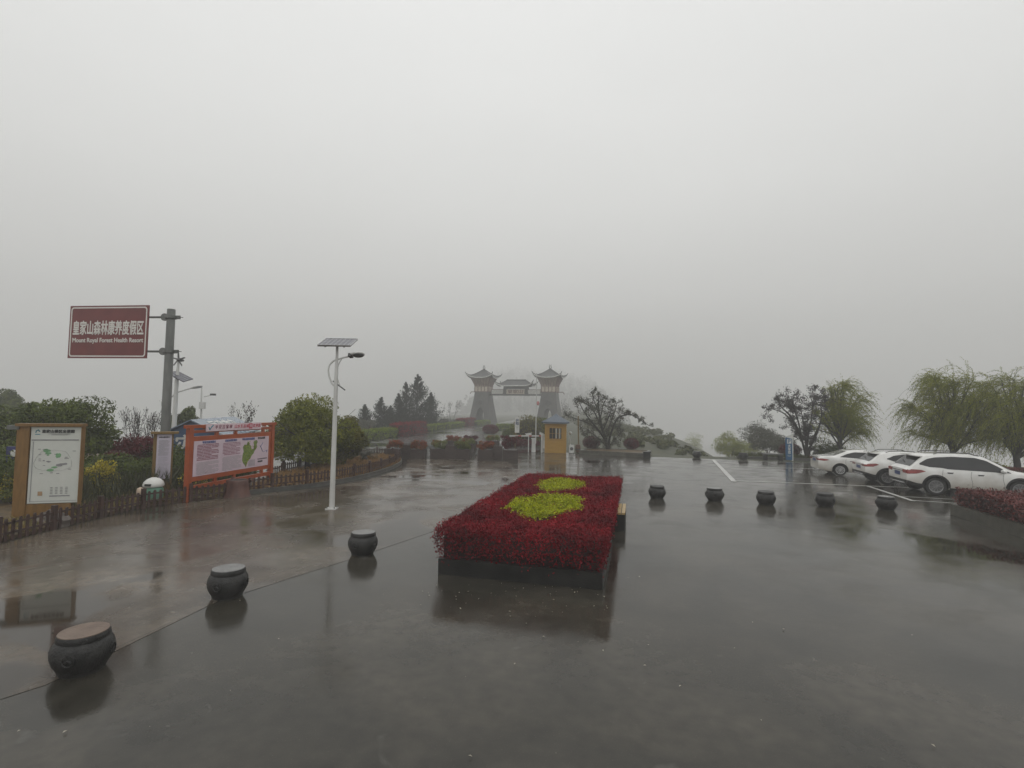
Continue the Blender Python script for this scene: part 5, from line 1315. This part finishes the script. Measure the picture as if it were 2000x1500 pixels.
hedge_px('red_hedge', 'far red hedge before the foot of the left gate tower', (902, 834), (930, 831), 818, 1.2, 4000, .17, L_RED, CORE_R)
hedge_px('green_hedge', 'far yellow green hedge at the foot of the left gate tower', (930, 831.5), (958, 829), 822.5, 1.0, 3500, .17, L_HEDGE, CORE)
hedge_px('green_hedge', 'green hedge behind the red shrub near the white sign board', (974, 841), (1003, 841), 829, 1.2, 3500, .15, L_HEDGE, CORE)
g = G(958, 847); bush('red_shrub', 'broad dull red shrub standing alone where the road narrows', 'shrub', (g[0], g[1], -.05), (1.05, .9, .62), 3500, .13, L_REDD, core=CORE_R, trunk=False)
g = G(925, 838.5)
for px, py, Y, r, m_, lab in ((1032, 862, 47, (1.7, 1.3, 1.35), L_YEL, 'yellowish green bush left of the booth behind the barrier'), (1054, 860, 52, (1.6, 1.3, 1.25), L_DARK, 'dark green bush just left of the booth behind the raised boom'),
                              (1005, 853, 54, (1.3, 1.0, .6), L_DARK, 'low dark bush behind the white sign board'), (1020, 868, 43, (1.5, .6, .32), L_REDD, 'low dull red ground hedge under the lowered boom')):
    p = at(px, py, Y); bush('shrub', lab, 'shrub', (p.x, Y, -.05), r, 3200, .13, m_, core=CORE)
for px, py, r, lab in ((1155, 880, .68, 'clipped dark red ball shrub left of the leaning dark tree'), (1233, 881, .60, 'clipped round red shrub on short stems right of the leaning dark tree')):
    Y = 38.5; p = at(px, py, Y); bush('ball_shrub', lab, 'shrub', (p.x, Y, 0), (r, r, r * .72), 2600, .07, L_REDD, core=CORE_R, low=.22)
# low planter wall under the tree
a, b = Vector((*G(1131, 887), 0)), Vector((*G(1258, 893.5), 0)); d = b - a; t = thing('planter_bed', 'low dark wall of the planter bed under the leaning dark tree', 'planter', (a + b) / 2 + Vector((-d.y, d.x, 0)).normalized() * 1.6, math.atan2(d.y, d.x))
mb = MB(); L_ = d.length
for x, y, lx, ly in ((0, -1.5, L_, .2), (0, 1.5, L_, .2), (-L_ / 2 + .1, 0, .2, 2.8), (L_ / 2 - .1, 0, .2, 2.8)): mb.box((x, y, .10), (lx, ly, .36))
mb.build('wall', CONCW, t); MB().box((0, 0, .10), (L_ - .4, 2.8, .28)).build('soil', SOIL, t)
p = G(1265, 894.5); t = thing('stone_block', 'square dark stone block at the right end of the low planter wall', 'stone block', (p[0], p[1] + .25, 0), LOT); MB().box((0, 0, .16), (.46, .46, .38), taper=.97).build('block', GRAN, t); MB().box((0, 0, .37), (.52, .52, .06)).build('cap', GRAN, t)
p = G(1512, 899.5); t = thing('bench', 'small dark stone bench at the far lot edge left of the blue sign', 'bench', (p[0], p[1] + .2, 0), LOT)
MB().box((0, 0, .40), (1.25, .45, .10)).build('seat', LID_SHEEN, t)
for s in (-1, 1): MB().box((s * .45, 0, .17), (.22, .40, .36)).build('leg', GRAN, t)
# blue parking sign
Ys = 33.5; p = at(1542, 897, Ys); zs = lambda py: at(1542, py, Ys).z
t = thing('parking_sign', 'upright blue and white parking sign board at the far edge of the lot', 'sign', (p.x, Ys, 0), .12)
BLUEP = mat('parking sign blue', (.02, .085, .19), (.03, .12, .24), .3, 2)
z0_, z1_, z2_ = 0, zs(856), zs(848)
MB().panel([(-.26, .05), (.17, .05), (.17, zs(857)), (-.26, zs(854))], -.05, .03).build('board', BLUEP, t)
MB().panel([(.17, 0), (.26, 0), (.26, zs(847)), (.17, zs(849)), (-.20, zs(852)), (-.20, zs(854.2)), (.17, zs(857))], -.02, .02).build('white_fin', WHITE, t)
c_ = (-.04, zs(862)); MB().rect(c_[0] - .15, c_[0] + .15, c_[1] - .15, c_[1] + .15, -.054, .004).build('white_square', WHITE, t)
text('P', .34, BLUEP, t, (c_[0], -.056, c_[1]), bold=.008)
text('大\n车\n位', .21, WHITE, t, (-.04, -.053, zs(877.5)), bold=.008, line=.95)
mb = MB(); mb.rect(-.18, .10, zs(889.5), zs(889), -.052); mb.rect(-.14, .06, zs(891.5), zs(891), -.052); mb.build('small_print', WHITE, t)
# ------------------------------------------------------------------ trees on the left
g = G(600, 922)
crown_tree('camphor_tree', 'dense round evergreen tree on the fenced island beside the solar lamp', 'tree', (g[0], g[1], .1), .85, (.0, 0, 1.78), (1.98, 1.8, 1.6), 56, 30000, .11, L_CAMPH, .13, low=-.85)
p = at(672, 918, 25.2)
crown_tree('camphor_tree', 'smaller yellowish green tree right behind the solar lamp pole', 'tree', (p.x, 25.2, .1), .5, (.05, 0, 1.30), (1.0, 1.0, 1.28), 30, 12000, .11, L_YEL, .08, low=-.9)
# sago palm
L_CYC = mat('sago palm fronds', (.010, .018, .008), (.035, .05, .02), .35, 4, island=.4)
g = G(712, 905); t = thing('sago_palm', 'dark spiky sago palm at the right end of the fenced island', 'plant', (g[0], g[1], .12))
MB().lathe([(.14, -.1), (.17, .15), (.12, .3), (.02, .32)], 12).build('trunk', BARK_D, t, smooth=60)
P, Dd = [], []
for i in range(26):
    a = rnd.uniform(0, 6.28); el = rnd.uniform(.1, 1.2)
    for k in np.linspace(.08, 1, 26):
        rr = .85 * k * math.cos(el * (1 - .25 * k)); z = .30 + .85 * k * math.sin(el) - .55 * k * k * (1 - .35 * el)
        for s in (-1, 1): P.append((rr * math.cos(a) - s * .06 * math.sin(a), rr * math.sin(a) + s * .06 * math.cos(a), z)); Dd.append((math.cos(a) - s * 1.2 * math.sin(a), math.sin(a) + s * 1.2 * math.cos(a), .15))
Dd = np.array(Dd); Dd /= np.linalg.norm(Dd, axis=1)[:, None]
leaves('fronds', L_CYC, P, .15, .14, t, dirs=Dd * 2, nrm=np.tile([0, 0, 2.], (len(P), 1)))
# big dark evergreen behind the map board and its neighbours
p = at(130, 900, 20); crown_tree('evergreen_tree', 'broad dark evergreen tree behind the map board', 'tree', (p.x, 20, 0), .9, (0, 0, 1.85), (2.05, 1.7, 1.35), 46, 22000, .12, L_DARK, .14, low=-.8)
p = at(20, 900, 21); crown_tree('evergreen_tree', 'dark evergreen tree cut by the left edge of the picture', 'tree', (p.x, 21, 0), .8, (0, 0, 1.6), (1.6, 1.5, 1.3), 32, 14000, .12, L_DARK, .12, low=-.8)
p = at(8, 850, 44); crown_tree('evergreen_tree', 'foggy grey green tree far behind at the left edge', 'tree', (p.x, 44, float(terrain_z(p.x, 44.0)) + .2), 1.2 - float(terrain_z(p.x, 44.0)) * .5, (0, 0, 2.1 - float(terrain_z(p.x, 44.0))), (1.9, 1.6, 1.75), 30, 9000, .2, L_DARK, .15, low=-.8)
p = at(352, 870, 33); crown_tree('evergreen_tree', 'small dark tree behind the brown sign post and the blue tent', 'tree', (p.x, 33, 0), .8, (0, 0, 1.7), (1.0, .9, 1.35), 26, 8000, .15, L_DARK, .1, low=-.9)
p = at(262, 905, 19.5); bush('red_shrub', 'rounded red leaved shrub behind the two brown boards', 'shrub', (p.x, 19.5, 0), (.95, .8, .78), 9000, .085, L_REDD, core=CORE_R, low=.3, nclump=26)
for px, py, Y, r, n, m_, lab in ((240, 935, 17.5, (1.35, .9, .72), 9000, L_DARK, 'dark green shrub below the red shrub behind the fence'), (170, 945, 16.5, (1.3, .9, .68), 8000, L_DARK, 'dark green shrub just right of the map board'), (310, 905, 19.5, (1.1, .9, .78), 7000, L_DARK, 'dark shrub behind the narrow notice board'),
                                  (20, 955, 15.5, (1.2, .9, .85), 8000, L_DARK, 'dark green shrub at the left edge beside the map board'), (370, 930, 18.5, (1.2, .7, .55), 6000, L_DARK, 'low shrub behind the left post of the orange board'), (430, 925, 19.5, (1.2, .6, .42), 5000, L_DARK, 'low shrub behind the middle of the orange board'), (60, 900, 18.5, (1.6, 1.0, .95), 8000, L_DARK, 'tall dark shrub filling the gap left of the map board')):
    p = at(px, py, Y); bush('shrub', lab, 'shrub', (p.x, Y, 0), r, n, .10, m_, nclump=24)
for px, py, Y, r, n, lab in ((196, 950, 15.8, (.55, .45, .62), 1600, 'yellow blossoming shrub right of the map board'), (165, 940, 16.0, (.35, .35, .55), 700, 'small yellow blossoming shrub against the right edge of the map board'), (28, 965, 15.0, (.35, .35, .55), 900, 'yellow blossoming shrub in front of the small navy sign'), (375, 945, 17.2, (.5, .35, .52), 420, 'sparse yellow flowered shrub beside the orange post')):
    p = at(px, py, Y); t = thing('flowering_shrub', lab, 'shrub', (p.x, Y, 0), 0); mb = MB(); T = []
    for k in range(9):
        a = rnd.uniform(0, 6.28); branches(mb, (0, 0, 0), (math.cos(a) * .5, math.sin(a) * .5, 1), r[2] * 1.1, .014, 2, .5, .1, T)
    mb.build('stem', BARK, t)
    P, D = crown_pts((0, 0, r[2] * 1.15), r, 22, n, .4, -.9); leaves('blossom', L_YFL, P, .065, .7, t)
    P, D = crown_pts((0, 0, r[2] * .9), r, 16, n, .4, -.9); leaves('foliage', L_POTG, P, .08, .4, t)
# reeds: tall grass mass behind the fence
pts, dr = [], []
while len(pts) < 3200:
    px = rng.uniform(60, 480); Y = rng.uniform(13.8, 18.5); x = (px - 1000) / 1000 * Y
    if in_poly((x, Y), garden) and x < -11.2 + max(0, Y - 15.5) * .5: pts.append((x, Y, rng.uniform(.1, .8))); dr.append((rng.normal() * .25, rng.normal() * .25, 1))
L_REED = mat('dark rank grass', (.018, .026, .010), (.085, .085, .03), .5, 1.2, island=.5)
struct(leaves('tall_grass', L_REED, pts, .5, .05, dirs=np.array(dr) * 1.5), 'stuff')
def bare(name, label, loc, h, r, depth, n0=1, spread=.5, budm=None, nb=0, bs=.06, kids=(2, 3), tilt=(0, 0), cat='tree', up=.15, curl=.25, leafm=None, nl=0, ls=.1, lean=1.0):
    t = thing(name, label, cat, loc); mb = MB(); T = []
    for k in range(n0):
        a = 6.28 * k / max(1, n0) + rnd.uniform(-.3, .3); q = 0 if n0 == 1 else .28 * lean
        branches(mb, (0, 0, -.1), (math.cos(a) * q + tilt[0], math.sin(a) * q + tilt[1], 1), h, r, depth, spread, up, T, 4, kids, .006, curl)
    mb.build('trunk', BARK_D, t)
    T = [x for x in T]
    if nl and T:
        idx = rng.randint(0, len(T), nl); C = np.array([T[i][0] for i in idx]) + rng.normal(size=(nl, 3)) * ls * .9
        leaves('foliage', leafm, C, ls, .5, t, dirs=np.array([T[i][1] for i in idx]))
    return t
BUD = mat('dark buds', (.03, .02, .016), (.07, .05, .04), .6, 5, island=.5)
for px, py, Y, h, lab in ((262, 880, 22, 1.15, 'bare twiggy shrub above the red shrub'), (285, 880, 22.5, 1.1, 'bare twiggy shrub between the red shrub and the brown sign post'), (300, 880, 23, 1.0, 'bare dark shrub just left of the brown sign post')):
    p = at(px, py, Y); bare('bare_shrub', lab, (p.x, Y, 0), h, .022, 3, 3, .35, leafm=BUD, nl=260, ls=.06, cat='shrub', up=.3, curl=.12, lean=.5)
p = at(478, 880, 29); bare('bare_tree', 'thin young tree with dark leaves behind the right end of the blue tent', (p.x, 29, 0), 1.15, .035, 3, 1, .35, leafm=BUD, nl=420, ls=.09, up=.3, curl=.12)
p = at(456, 880, 33); bare('bare_tree', 'faint bare sapling behind the ridge of the blue tent', (p.x, 33, 0), 1.2, .03, 3, 1, .35, leafm=BUD, nl=160, ls=.09, up=.3, curl=.12)

# ------------------------------------------------------------------ conifers and bushes beyond the road
def conifer(label, px, pyb, pytop, Y, rad, n):
    p = at(px, pyb, Y); top = at(px, pytop, Y).z; rad *= 1.3; t = thing('conifer', label, 'tree', (p.x, Y, -.1), group='conifers beyond the road')
    MB().tube([(0, 0, -.2), (0, 0, top * .6), (rnd.uniform(-.1, .1), 0, top)], [.16, .09, .02], 7).build('trunk', BARK_D, t)
    P, D = [], []
    nb = 90
    for i in range(nb):
        f = ((i + rnd.random()) / nb) ** 1.35; z = top * (.05 + .93 * f); R_ = rad * (1 - f) ** .95 * rnd.uniform(.55, 1.2) + .03; a = rnd.uniform(0, 6.28)
        k = rng.uniform(.1, 1, n // nb); sp = .04 + .13 * R_
        q = np.stack([np.cos(a) * k * R_, np.sin(a) * k * R_, z + k * R_ * .7 + 0 * k - .25 * R_], 1) + rng.normal(size=(len(k), 3)) * sp * np.array([1, 1, .8])
        P.append(q); D.append(np.tile([math.cos(a) * .5, math.sin(a) * .5, .8], (len(k), 1)))
    leaves('crown', L_CON, np.concatenate(P), .24, .3, t, dirs=np.concatenate(D)); return t
for a in (('conifer with a slim crooked top, farthest left of the row', 711, 845, 789, 66, 1.25, 3500), ('pointed conifer second from the left, apart from the dense clump', 743, 845, 774, 68, 1.75, 4500), ('slim conifer at the left of the dense clump', 777, 842, 766, 70, 1.45, 4500),
          ('leaning conifer at the left shoulder of the tallest one', 791, 842, 744, 74, 1.9, 5500), ('tallest dark conifer in the middle of the clump', 813, 842, 729, 72, 2.7, 9000), ('short broad conifer at the right of the clump', 840, 842, 765, 76, 2.1, 5500), ('small conifer between the second one and the clump', 762, 845, 791, 69, 1.2, 2500)):
    conifer(*a)
LB = [('dark bush beyond the road, left end of the bushes under the conifers', 690), ('grey green bush under the slim leftmost conifer', 712), ('dark rounded bush under the second conifer', 737), ('loose bush just left of the dense conifer clump', 762), ('olive bush in front of the dense conifer clump', 788),
      ('dark bush at the foot of the tallest conifer', 815), ('olive bush right of the tallest conifer', 842), ('grey bush right of the conifer clump', 868), ('thin foggy bush halfway between conifers and gate', 893), ('foggy bush left of the left gate tower', 912)]
L_MIST = mat('dull olive leaves', (.022, .026, .012), (.075, .075, .035), .5, .8, island=.5)
for i, (lab, px) in enumerate(LB):
    Y = 60 + i * 4.2; p = at(px, 840, Y); h = (.92 if i < 7 else .75) * rnd.uniform(.85, 1.2); bush('bush', lab, 'bush', (p.x, Y, -.1), (1.5 * rnd.uniform(.9, 1.3), 1.2, h), 2600, .20, L_MIST, nclump=18)
# brown fence line behind the hedges
t = thing('board_fence', 'low red brown fence behind the hedges beyond the road', 'fence', (0, 0, 0)); a, b = Vector((-16.0, 49.5, 0)), Vector((-8.5, 92, 0)); mb = MB()
N_ = 40
for i in range(N_):
    q, q2 = a.lerp(b, i / N_), a.lerp(b, (i + .9) / N_); mb.bar((q.x, q.y, .42), (q2.x, q2.y, .42), .05, .84)
FB = mat('red brown fence boards', (.035, .016, .014), (.075, .035, .03), .5, 2)
mb.build('boards', FB, t)
for i in range(0, N_ + 1, 5): q = a.lerp(b, i / N_); MB().box((q.x, q.y, .5), (.14, .14, 1.05)).build('post', FB, t)
# bare shrubs left of the gate
for px, Y, lab in ((882, 98, 'faint bare sapling left of the gate in the fog'), (1100, 100, 'faint bare sapling right of the gate behind the booth')):
    p = at(px, 830, Y); bare('bare_tree', lab, (p.x, Y, 0), 2.0, .06, 3, 2, .4, leafm=BUD, nl=200, ls=.16, up=.25)

# ------------------------------------------------------------------ trees on the right
def limb(mb, pts, r0, r1, T=None, n=7):
    P_ = smooth_path(pts, 2); k = len(P_); mb.tube(P_, list(np.linspace(r0, r1, k)), n)
    return P_
L_DRK = mat('dark olive small leaves', (.024, .026, .013), (.075, .075, .036), .45, 2, island=.5)
Yt = 38; p = at(1189, 881, Yt); t = thing('leaning_tree', 'spreading dark tree with crooked limbs over the low planter wall', 'tree', (p.x, Yt, .1))
q = lambda px, py, dy=0: (at(px, py, Yt + dy).x - p.x, dy, at(px, py, Yt + dy).z - .1)
mb = MB(); T = []
base = q(1190, 884)
main = [[q(1189, 885), q(1186, 872), q(1180, 850), q(1172, 820), q(1168, 790), q(1170, 765)], [q(1190, 885), q(1188, 865), q(1196, 838, -.3), q(1206, 815, -.5), q(1222, 810, -.5), q(1234, 809, -.6), q(1250, 820, -.6), q(1269, 832, -.7)],
        [q(1186, 868), q(1176, 845, .5), q(1150, 826, .8), q(1125, 818, .9), q(1106, 811, 1.0)], [q(1183, 860), q(1165, 835, -.6), q(1148, 815, -.9), q(1138, 800, -1.0), q(1130, 783, -1.1)], [q(1182, 855), q(1192, 828, .7), q(1200, 805, 1.0), q(1206, 785, 1.2)],
        [q(1178, 845), q(1160, 800, .4), q(1142, 786, .6), q(1132, 784, .7)], [q(1172, 815), q(1160, 782, -.3), q(1156, 765, -.4)], [q(1187, 872), q(1168, 855, -.5), q(1150, 842, -.9), q(1140, 850, -1.2)], [q(1190, 872), q(1202, 858, -.3), q(1210, 848, -.4), q(1212, 838, -.4)], [q(1178, 840), q(1190, 812, -.6), q(1196, 795, -.9)], [q(1172, 820), q(1178, 790, .2), q(1186, 775, .3)]]
for i, l in enumerate(main):
    P_ = limb(mb, l, (.17, .10, .09, .085, .08, .07, .05, .06, .035, .06, .05)[i], .014)
    for k in range(3, len(P_), 1):
        if rnd.random() < .85:
            d = Vector((rnd.gauss(0, 1), rnd.gauss(0, 1), rnd.gauss(.3, .7))); branches(mb, P_[k], d, rnd.uniform(.18, .45) * (.55 if i in (1,) and k > len(P_) * .55 else 1), .022, 2, .7, .08, T, 3, (2, 3), .006, .35)
mb.build('trunk', BARK_D, t)
idx = rng.randint(0, len(T), 6400); C = np.array([T[i][0] for i in idx]) + rng.normal(size=(6400, 3)) * .07
leaves('foliage', L_DRK, C, .11, .5, t)
# dark blossomless tree by the blue sign
Yt = 35.5; p = at(1577, 890, Yt); t = thing('sparse_tree', 'dark sparse leaved tree with several stems beside the blue parking sign', 'tree', (p.x, Yt, 0)); q = lambda px, py, dy=0: (at(px, py, Yt + dy).x - p.x, dy, at(px, py, Yt + dy).z)
mb = MB(); T = []
L_PUR = mat('dark purple brown leaves', (.014, .012, .010), (.042, .034, .028), .45, 2, island=.5)
main = [[q(1575, 895), q(1570, 870), q(1556, 835), q(1535, 808), q(1514, 800), q(1500, 797)], [q(1577, 895), q(1576, 860), q(1585, 820), q(1588, 790), q(1582, 773)], [q(1579, 895), q(1584, 865, .4), q(1600, 830, .7), q(1612, 800, .9)], [q(1574, 890), q(1566, 860, -.5), q(1560, 825, -.8), q(1550, 795, -1), q(1546, 775, -1.1)], [q(1576, 890), q(1572, 850, .7), q(1568, 815, 1), q(1560, 790, 1.2)], [q(1570, 860), q(1545, 812, .2), q(1525, 795, .3), q(1518, 780, .3)], [q(1578, 880), q(1595, 850, -.6), q(1606, 815, -.8), q(1602, 785, -.9)]]
for i, l in enumerate(main):
    P_ = limb(mb, l, .085, .014)
    for k in range(4, len(P_)):
        if rnd.random() < .7: branches(mb, P_[k], (rnd.gauss(0, 1), rnd.gauss(0, 1), rnd.gauss(.35, .7)), rnd.uniform(.3, .6), .02, 2, .7, .08, T, 3, (2, 3), .006, .35)
mb.build('trunk', BARK_D, t)
idx = rng.randint(0, len(T), 9000); C = np.array([T[i][0] for i in idx]) + rng.normal(size=(9000, 3)) * .08
leaves('foliage', L_PUR, C, .10, .55, t)

def willow(label, px, pyb, Y, hgt, rad, nlimb, nstr, wind, seed, zb=-.3, lean=0, strand=(.7, 1.5), name='willow'):
    """weeping willow: uneven limbs at many heights, hanging strands of narrow leaves blown sideways"""
    r_ = np.random.RandomState(seed); p = at(px, pyb, Y); t = thing(name, label, 'tree', (p.x, Y, zb)); mb = MB(); ends = []
    th = hgt * .30
    mb.tube([(0, 0, -.5), (.05, 0, th * .5), (lean * .3 - .04, .03, th)], [.21, .15, .12], 9)
    for i in range(nlimb):
        a = 6.283 * i * .381 + r_.uniform(-.4, .4); k = r_.uniform(.12, 1.0) ** .65; R_ = rad * k
        ht = hgt * np.clip(.98 - .50 * k ** 2 + r_.normal() * .10, .38, .96); z0 = th * r_.uniform(.6, 1.0)
        j = lambda: r_.normal() * .12
        P_ = limb(mb, [(lean * .2, 0, z0), (math.cos(a) * R_ * .35 + lean * .4 + j(), math.sin(a) * R_ * .35 + j(), z0 + (ht - z0) * .5), (math.cos(a) * R_ * .7 + lean * .7 + j(), math.sin(a) * R_ * .7 + j(), z0 + (ht - z0) * .86), (math.cos(a) * R_ + lean, math.sin(a) * R_, ht)], .065, .010, n=5)
        wgt = r_.uniform(.4, 1.0)
        ends += [(Vector(x), a) for x in P_[len(P_) // 4:] if r_.rand() < wgt]
    lp, ld = [], []
    sm = MB()
    for i in range(nstr):
        c, a = ends[r_.randint(len(ends))]; a = a + r_.normal() * 1.3; L_ = r_.uniform(*strand) * r_.uniform(.5, 1.1); v = Vector((math.cos(a) * .4 + wind * .4, math.sin(a) * .4, .5 + r_.uniform(-.4, .5))); q = c.copy(); n_ = max(6, int(L_ / .085)); st = L_ / n_; path = [q.copy()]
        w_ = wind * r_.uniform(.3, 1.6); g_ = .19 * r_.uniform(.6, 1.2)
        for k in range(n_):
            v = (v + Vector((w_ * .10 + r_.normal() * .07, r_.normal() * .07, -g_ * (.085 / .085)))).normalized(); q = q + v * st; path.append(q.copy())
            for _ in range(3 if k < n_ * .7 else 1):
                lp.append(tuple(q + Vector(r_.normal(size=3)) * .035)); ld.append(tuple(v))
        if i % 2 == 0: sm.tube(path[::2], .005, 3, caps=False)
    for k in range(9):           # long bare whips carried out by the wind
        c, a = ends[r_.randint(len(ends))]; v = Vector((wind * 1.0, r_.normal() * .3, .5)); q = c.copy(); path = [q.copy()]
        for _ in range(16): v = (v + Vector((wind * .03, 0, -.13))).normalized(); q = q + v * .12; path.append(q.copy())
        sm.tube(path, .006, 3, caps=False)
    mb.build('trunk', BARK_D, t, smooth=60); sm.build('twigs', BARK_D, t)
    leaves('foliage', L_WIL, lp, .11, .19, t, dirs=np.array(ld) * 1.6); return t
willow('windblown pale green willow behind the white saloon car', 1641, 885, 34.5, 5.6, 1.55, 34, 1250, .7, 3, zb=-.2, strand=(.7, 2.0))
willow('large windblown willow rising behind the white estate SUV', 1862, 905, 28.5, 5.6, 1.9, 36, 1500, -.45, 5, zb=-.2, strand=(.9, 2.3))
willow('windblown willow at the right edge of the picture', 1985, 910, 27, 5.5, 2.1, 36, 1450, -.45, 9, zb=-.2, strand=(.9, 2.3))
p = at(1925, 905, 25.5); bush('shrub', 'low green mound of shrub under the large willow', 'shrub', (p.x, 25.5, -.1), (1.35, .9, .48), 7000, .09, L_WIL, core=CORE, nclump=20)
p = at(1868, 895, 27.5); bush('shrub', 'dark green shrub round the foot of the large willow', 'shrub', (p.x, 27.5, -.1), (.95, .8, .62), 5000, .09, L_DARK, core=CORE, nclump=18)
p = at(1990, 915, 24.5); hedge('red_hedge', 'strip of pinkish red hedge beyond the bonnet of the white SUV', Vector((p.x, 24.5, 0)), (V.x, V.y), 4.0, .7, 0, .62, 4000, .08, L_RED2, CORE_R)
p = at(1543, 893, 36.5); bush('ball_shrub', 'round red shrub behind the blue parking sign', 'shrub', (p.x, 36.5, -.1), (.78, .7, .52), 3200, .075, L_REDD, core=CORE_R, low=.1)
for px, Y, r, m_, lab in ((1612, 37, (1.2, .9, .9), L_DARK, 'dark shrub between the sparse tree and the willow trunk'), (1500, 47, (1.8, 1.3, 1.0), L_MIST, 'olive shrub beyond the lot behind the stone bench'), (1475, 56, (2.2, 1.6, 1.35), L_MIST, 'loose shrub beyond the lot right of the foggy willow bush'), (1530, 44, (1.3, 1.0, .8), L_MIST, 'shrub beyond the lot just left of the blue parking sign')):
    p = at(px, 880, Y); bush('shrub', lab, 'shrub', (p.x, Y, -.5), r, 4200, .13, m_, core=CORE, nclump=20)
for px, Y, r, n, lab in ((1425, 62, (2.1, 1.6, 1.75), 6500, 'pale foggy willow bush beyond the far edge of the lot'), (1462, 70, (2.0, 1.5, 1.3), 3800, 'lower foggy bush right behind the pale willow bush'), (1352, 108, (3.0, 2.0, 2.6), 4200, 'faintest foggy bush, left of the pale willow bush')):
    p = at(px, 890, Y); bush('bush', lab, 'bush', (p.x, Y, p.z - .4), r, n, .17, L_WIL, core=CORE, nclump=26, aspect=.35)

# ------------------------------------------------------------------ wooded hill lost in the fog
P = []; D = []
k = 0
L_FAR = mat('far forest foliage', (.02, .026, .014), (.06, .065, .03), .6, .05, island=.5)
while k < 620:
    a = rng.uniform(-.14, .27); Y = 395 + 470 * rng.uniform(0, 1) ** 1.2; X = a * Y
    z = float(terrain_z(np.float64(X), np.float64(Y)))
    if z < -12 or False: continue
    h = rng.uniform(5, 9) * (1 + Y / 900) * (1.25 if rng.rand() < .3 else .8); c = np.array([X, Y, z]); n_ = 40
    f = rng.uniform(.08, 1, n_); w = h * .33 * (1 - f) ** .6 * rng.uniform(.5, 1.1, n_); an = rng.uniform(0, 6.28, n_)
    P.append(np.stack([X + np.cos(an) * w, Y + np.sin(an) * w, z + f * h], 1)); k += 1
struct(leaves('hill_forest', L_FAR, np.concatenate(P), 2.4, .6), 'stuff')

# scrub on the slope that drops away right of the gate
P = []
for k in range(230):
    Y = rng.uniform(150, 290); X = 9.5 + (Y - 37) * .14 + rng.uniform(-30, 8); z = float(terrain_z(np.float64(X), np.float64(Y)))
    if X < 16 or z < -9: continue
    h = rng.uniform(1.2, 3.6) * (1.5 if rng.rand() < .15 else 1); a_, b_ = blob_pts((X, Y, z + h * .45), (h * .55, h * .55, h * .6), 110, .3); P.append(a_)
for k in range(520):
    Y = 46 + 130 * rng.rand(); X = 9.5 + (Y - 37) * .14 + rng.uniform(-9 - Y * .05, 9); z = float(terrain_z(np.float64(X), np.float64(Y)))
    if X < 11 + (Y - 42) * .05 or z < -8: continue
    h = rng.uniform(.35, .9) * (.4 + Y / 110); a_, b_ = blob_pts((X, Y, z + h * .35), (h * .8, h * .8, h * .55), 120, .25); P.append(a_)
L_SCR = mat('pale scrub leaves', (.05, .06, .025), (.14, .145, .06), .7, .3, island=.5, spec=.1)
struct(leaves('hillside_scrub', L_SCR, np.concatenate(P), .34, .5), 'stuff')

# ------------------------------------------------------------------ fog
hz = MB().box((0, 470, 23), (1300, 1060, 178)).build('haze', None)
HZ = bpy.data.materials.new('fog'); HZ.use_nodes = True; hn = HZ.node_tree; hn.nodes.clear()
pv = hn.nodes.new('ShaderNodeVolumePrincipled'); pv.inputs['Density'].default_value = .0031; pv.inputs['Color'].default_value = (.985, .985, .975, 1); pv.inputs['Anisotropy'].default_value = 0
ho = hn.nodes.new('ShaderNodeOutputMaterial'); hn.links.new(pv.outputs[0], ho.inputs['Volume'])
hz.data.materials.clear(); hz.data.materials.append(HZ); struct(hz, 'stuff')
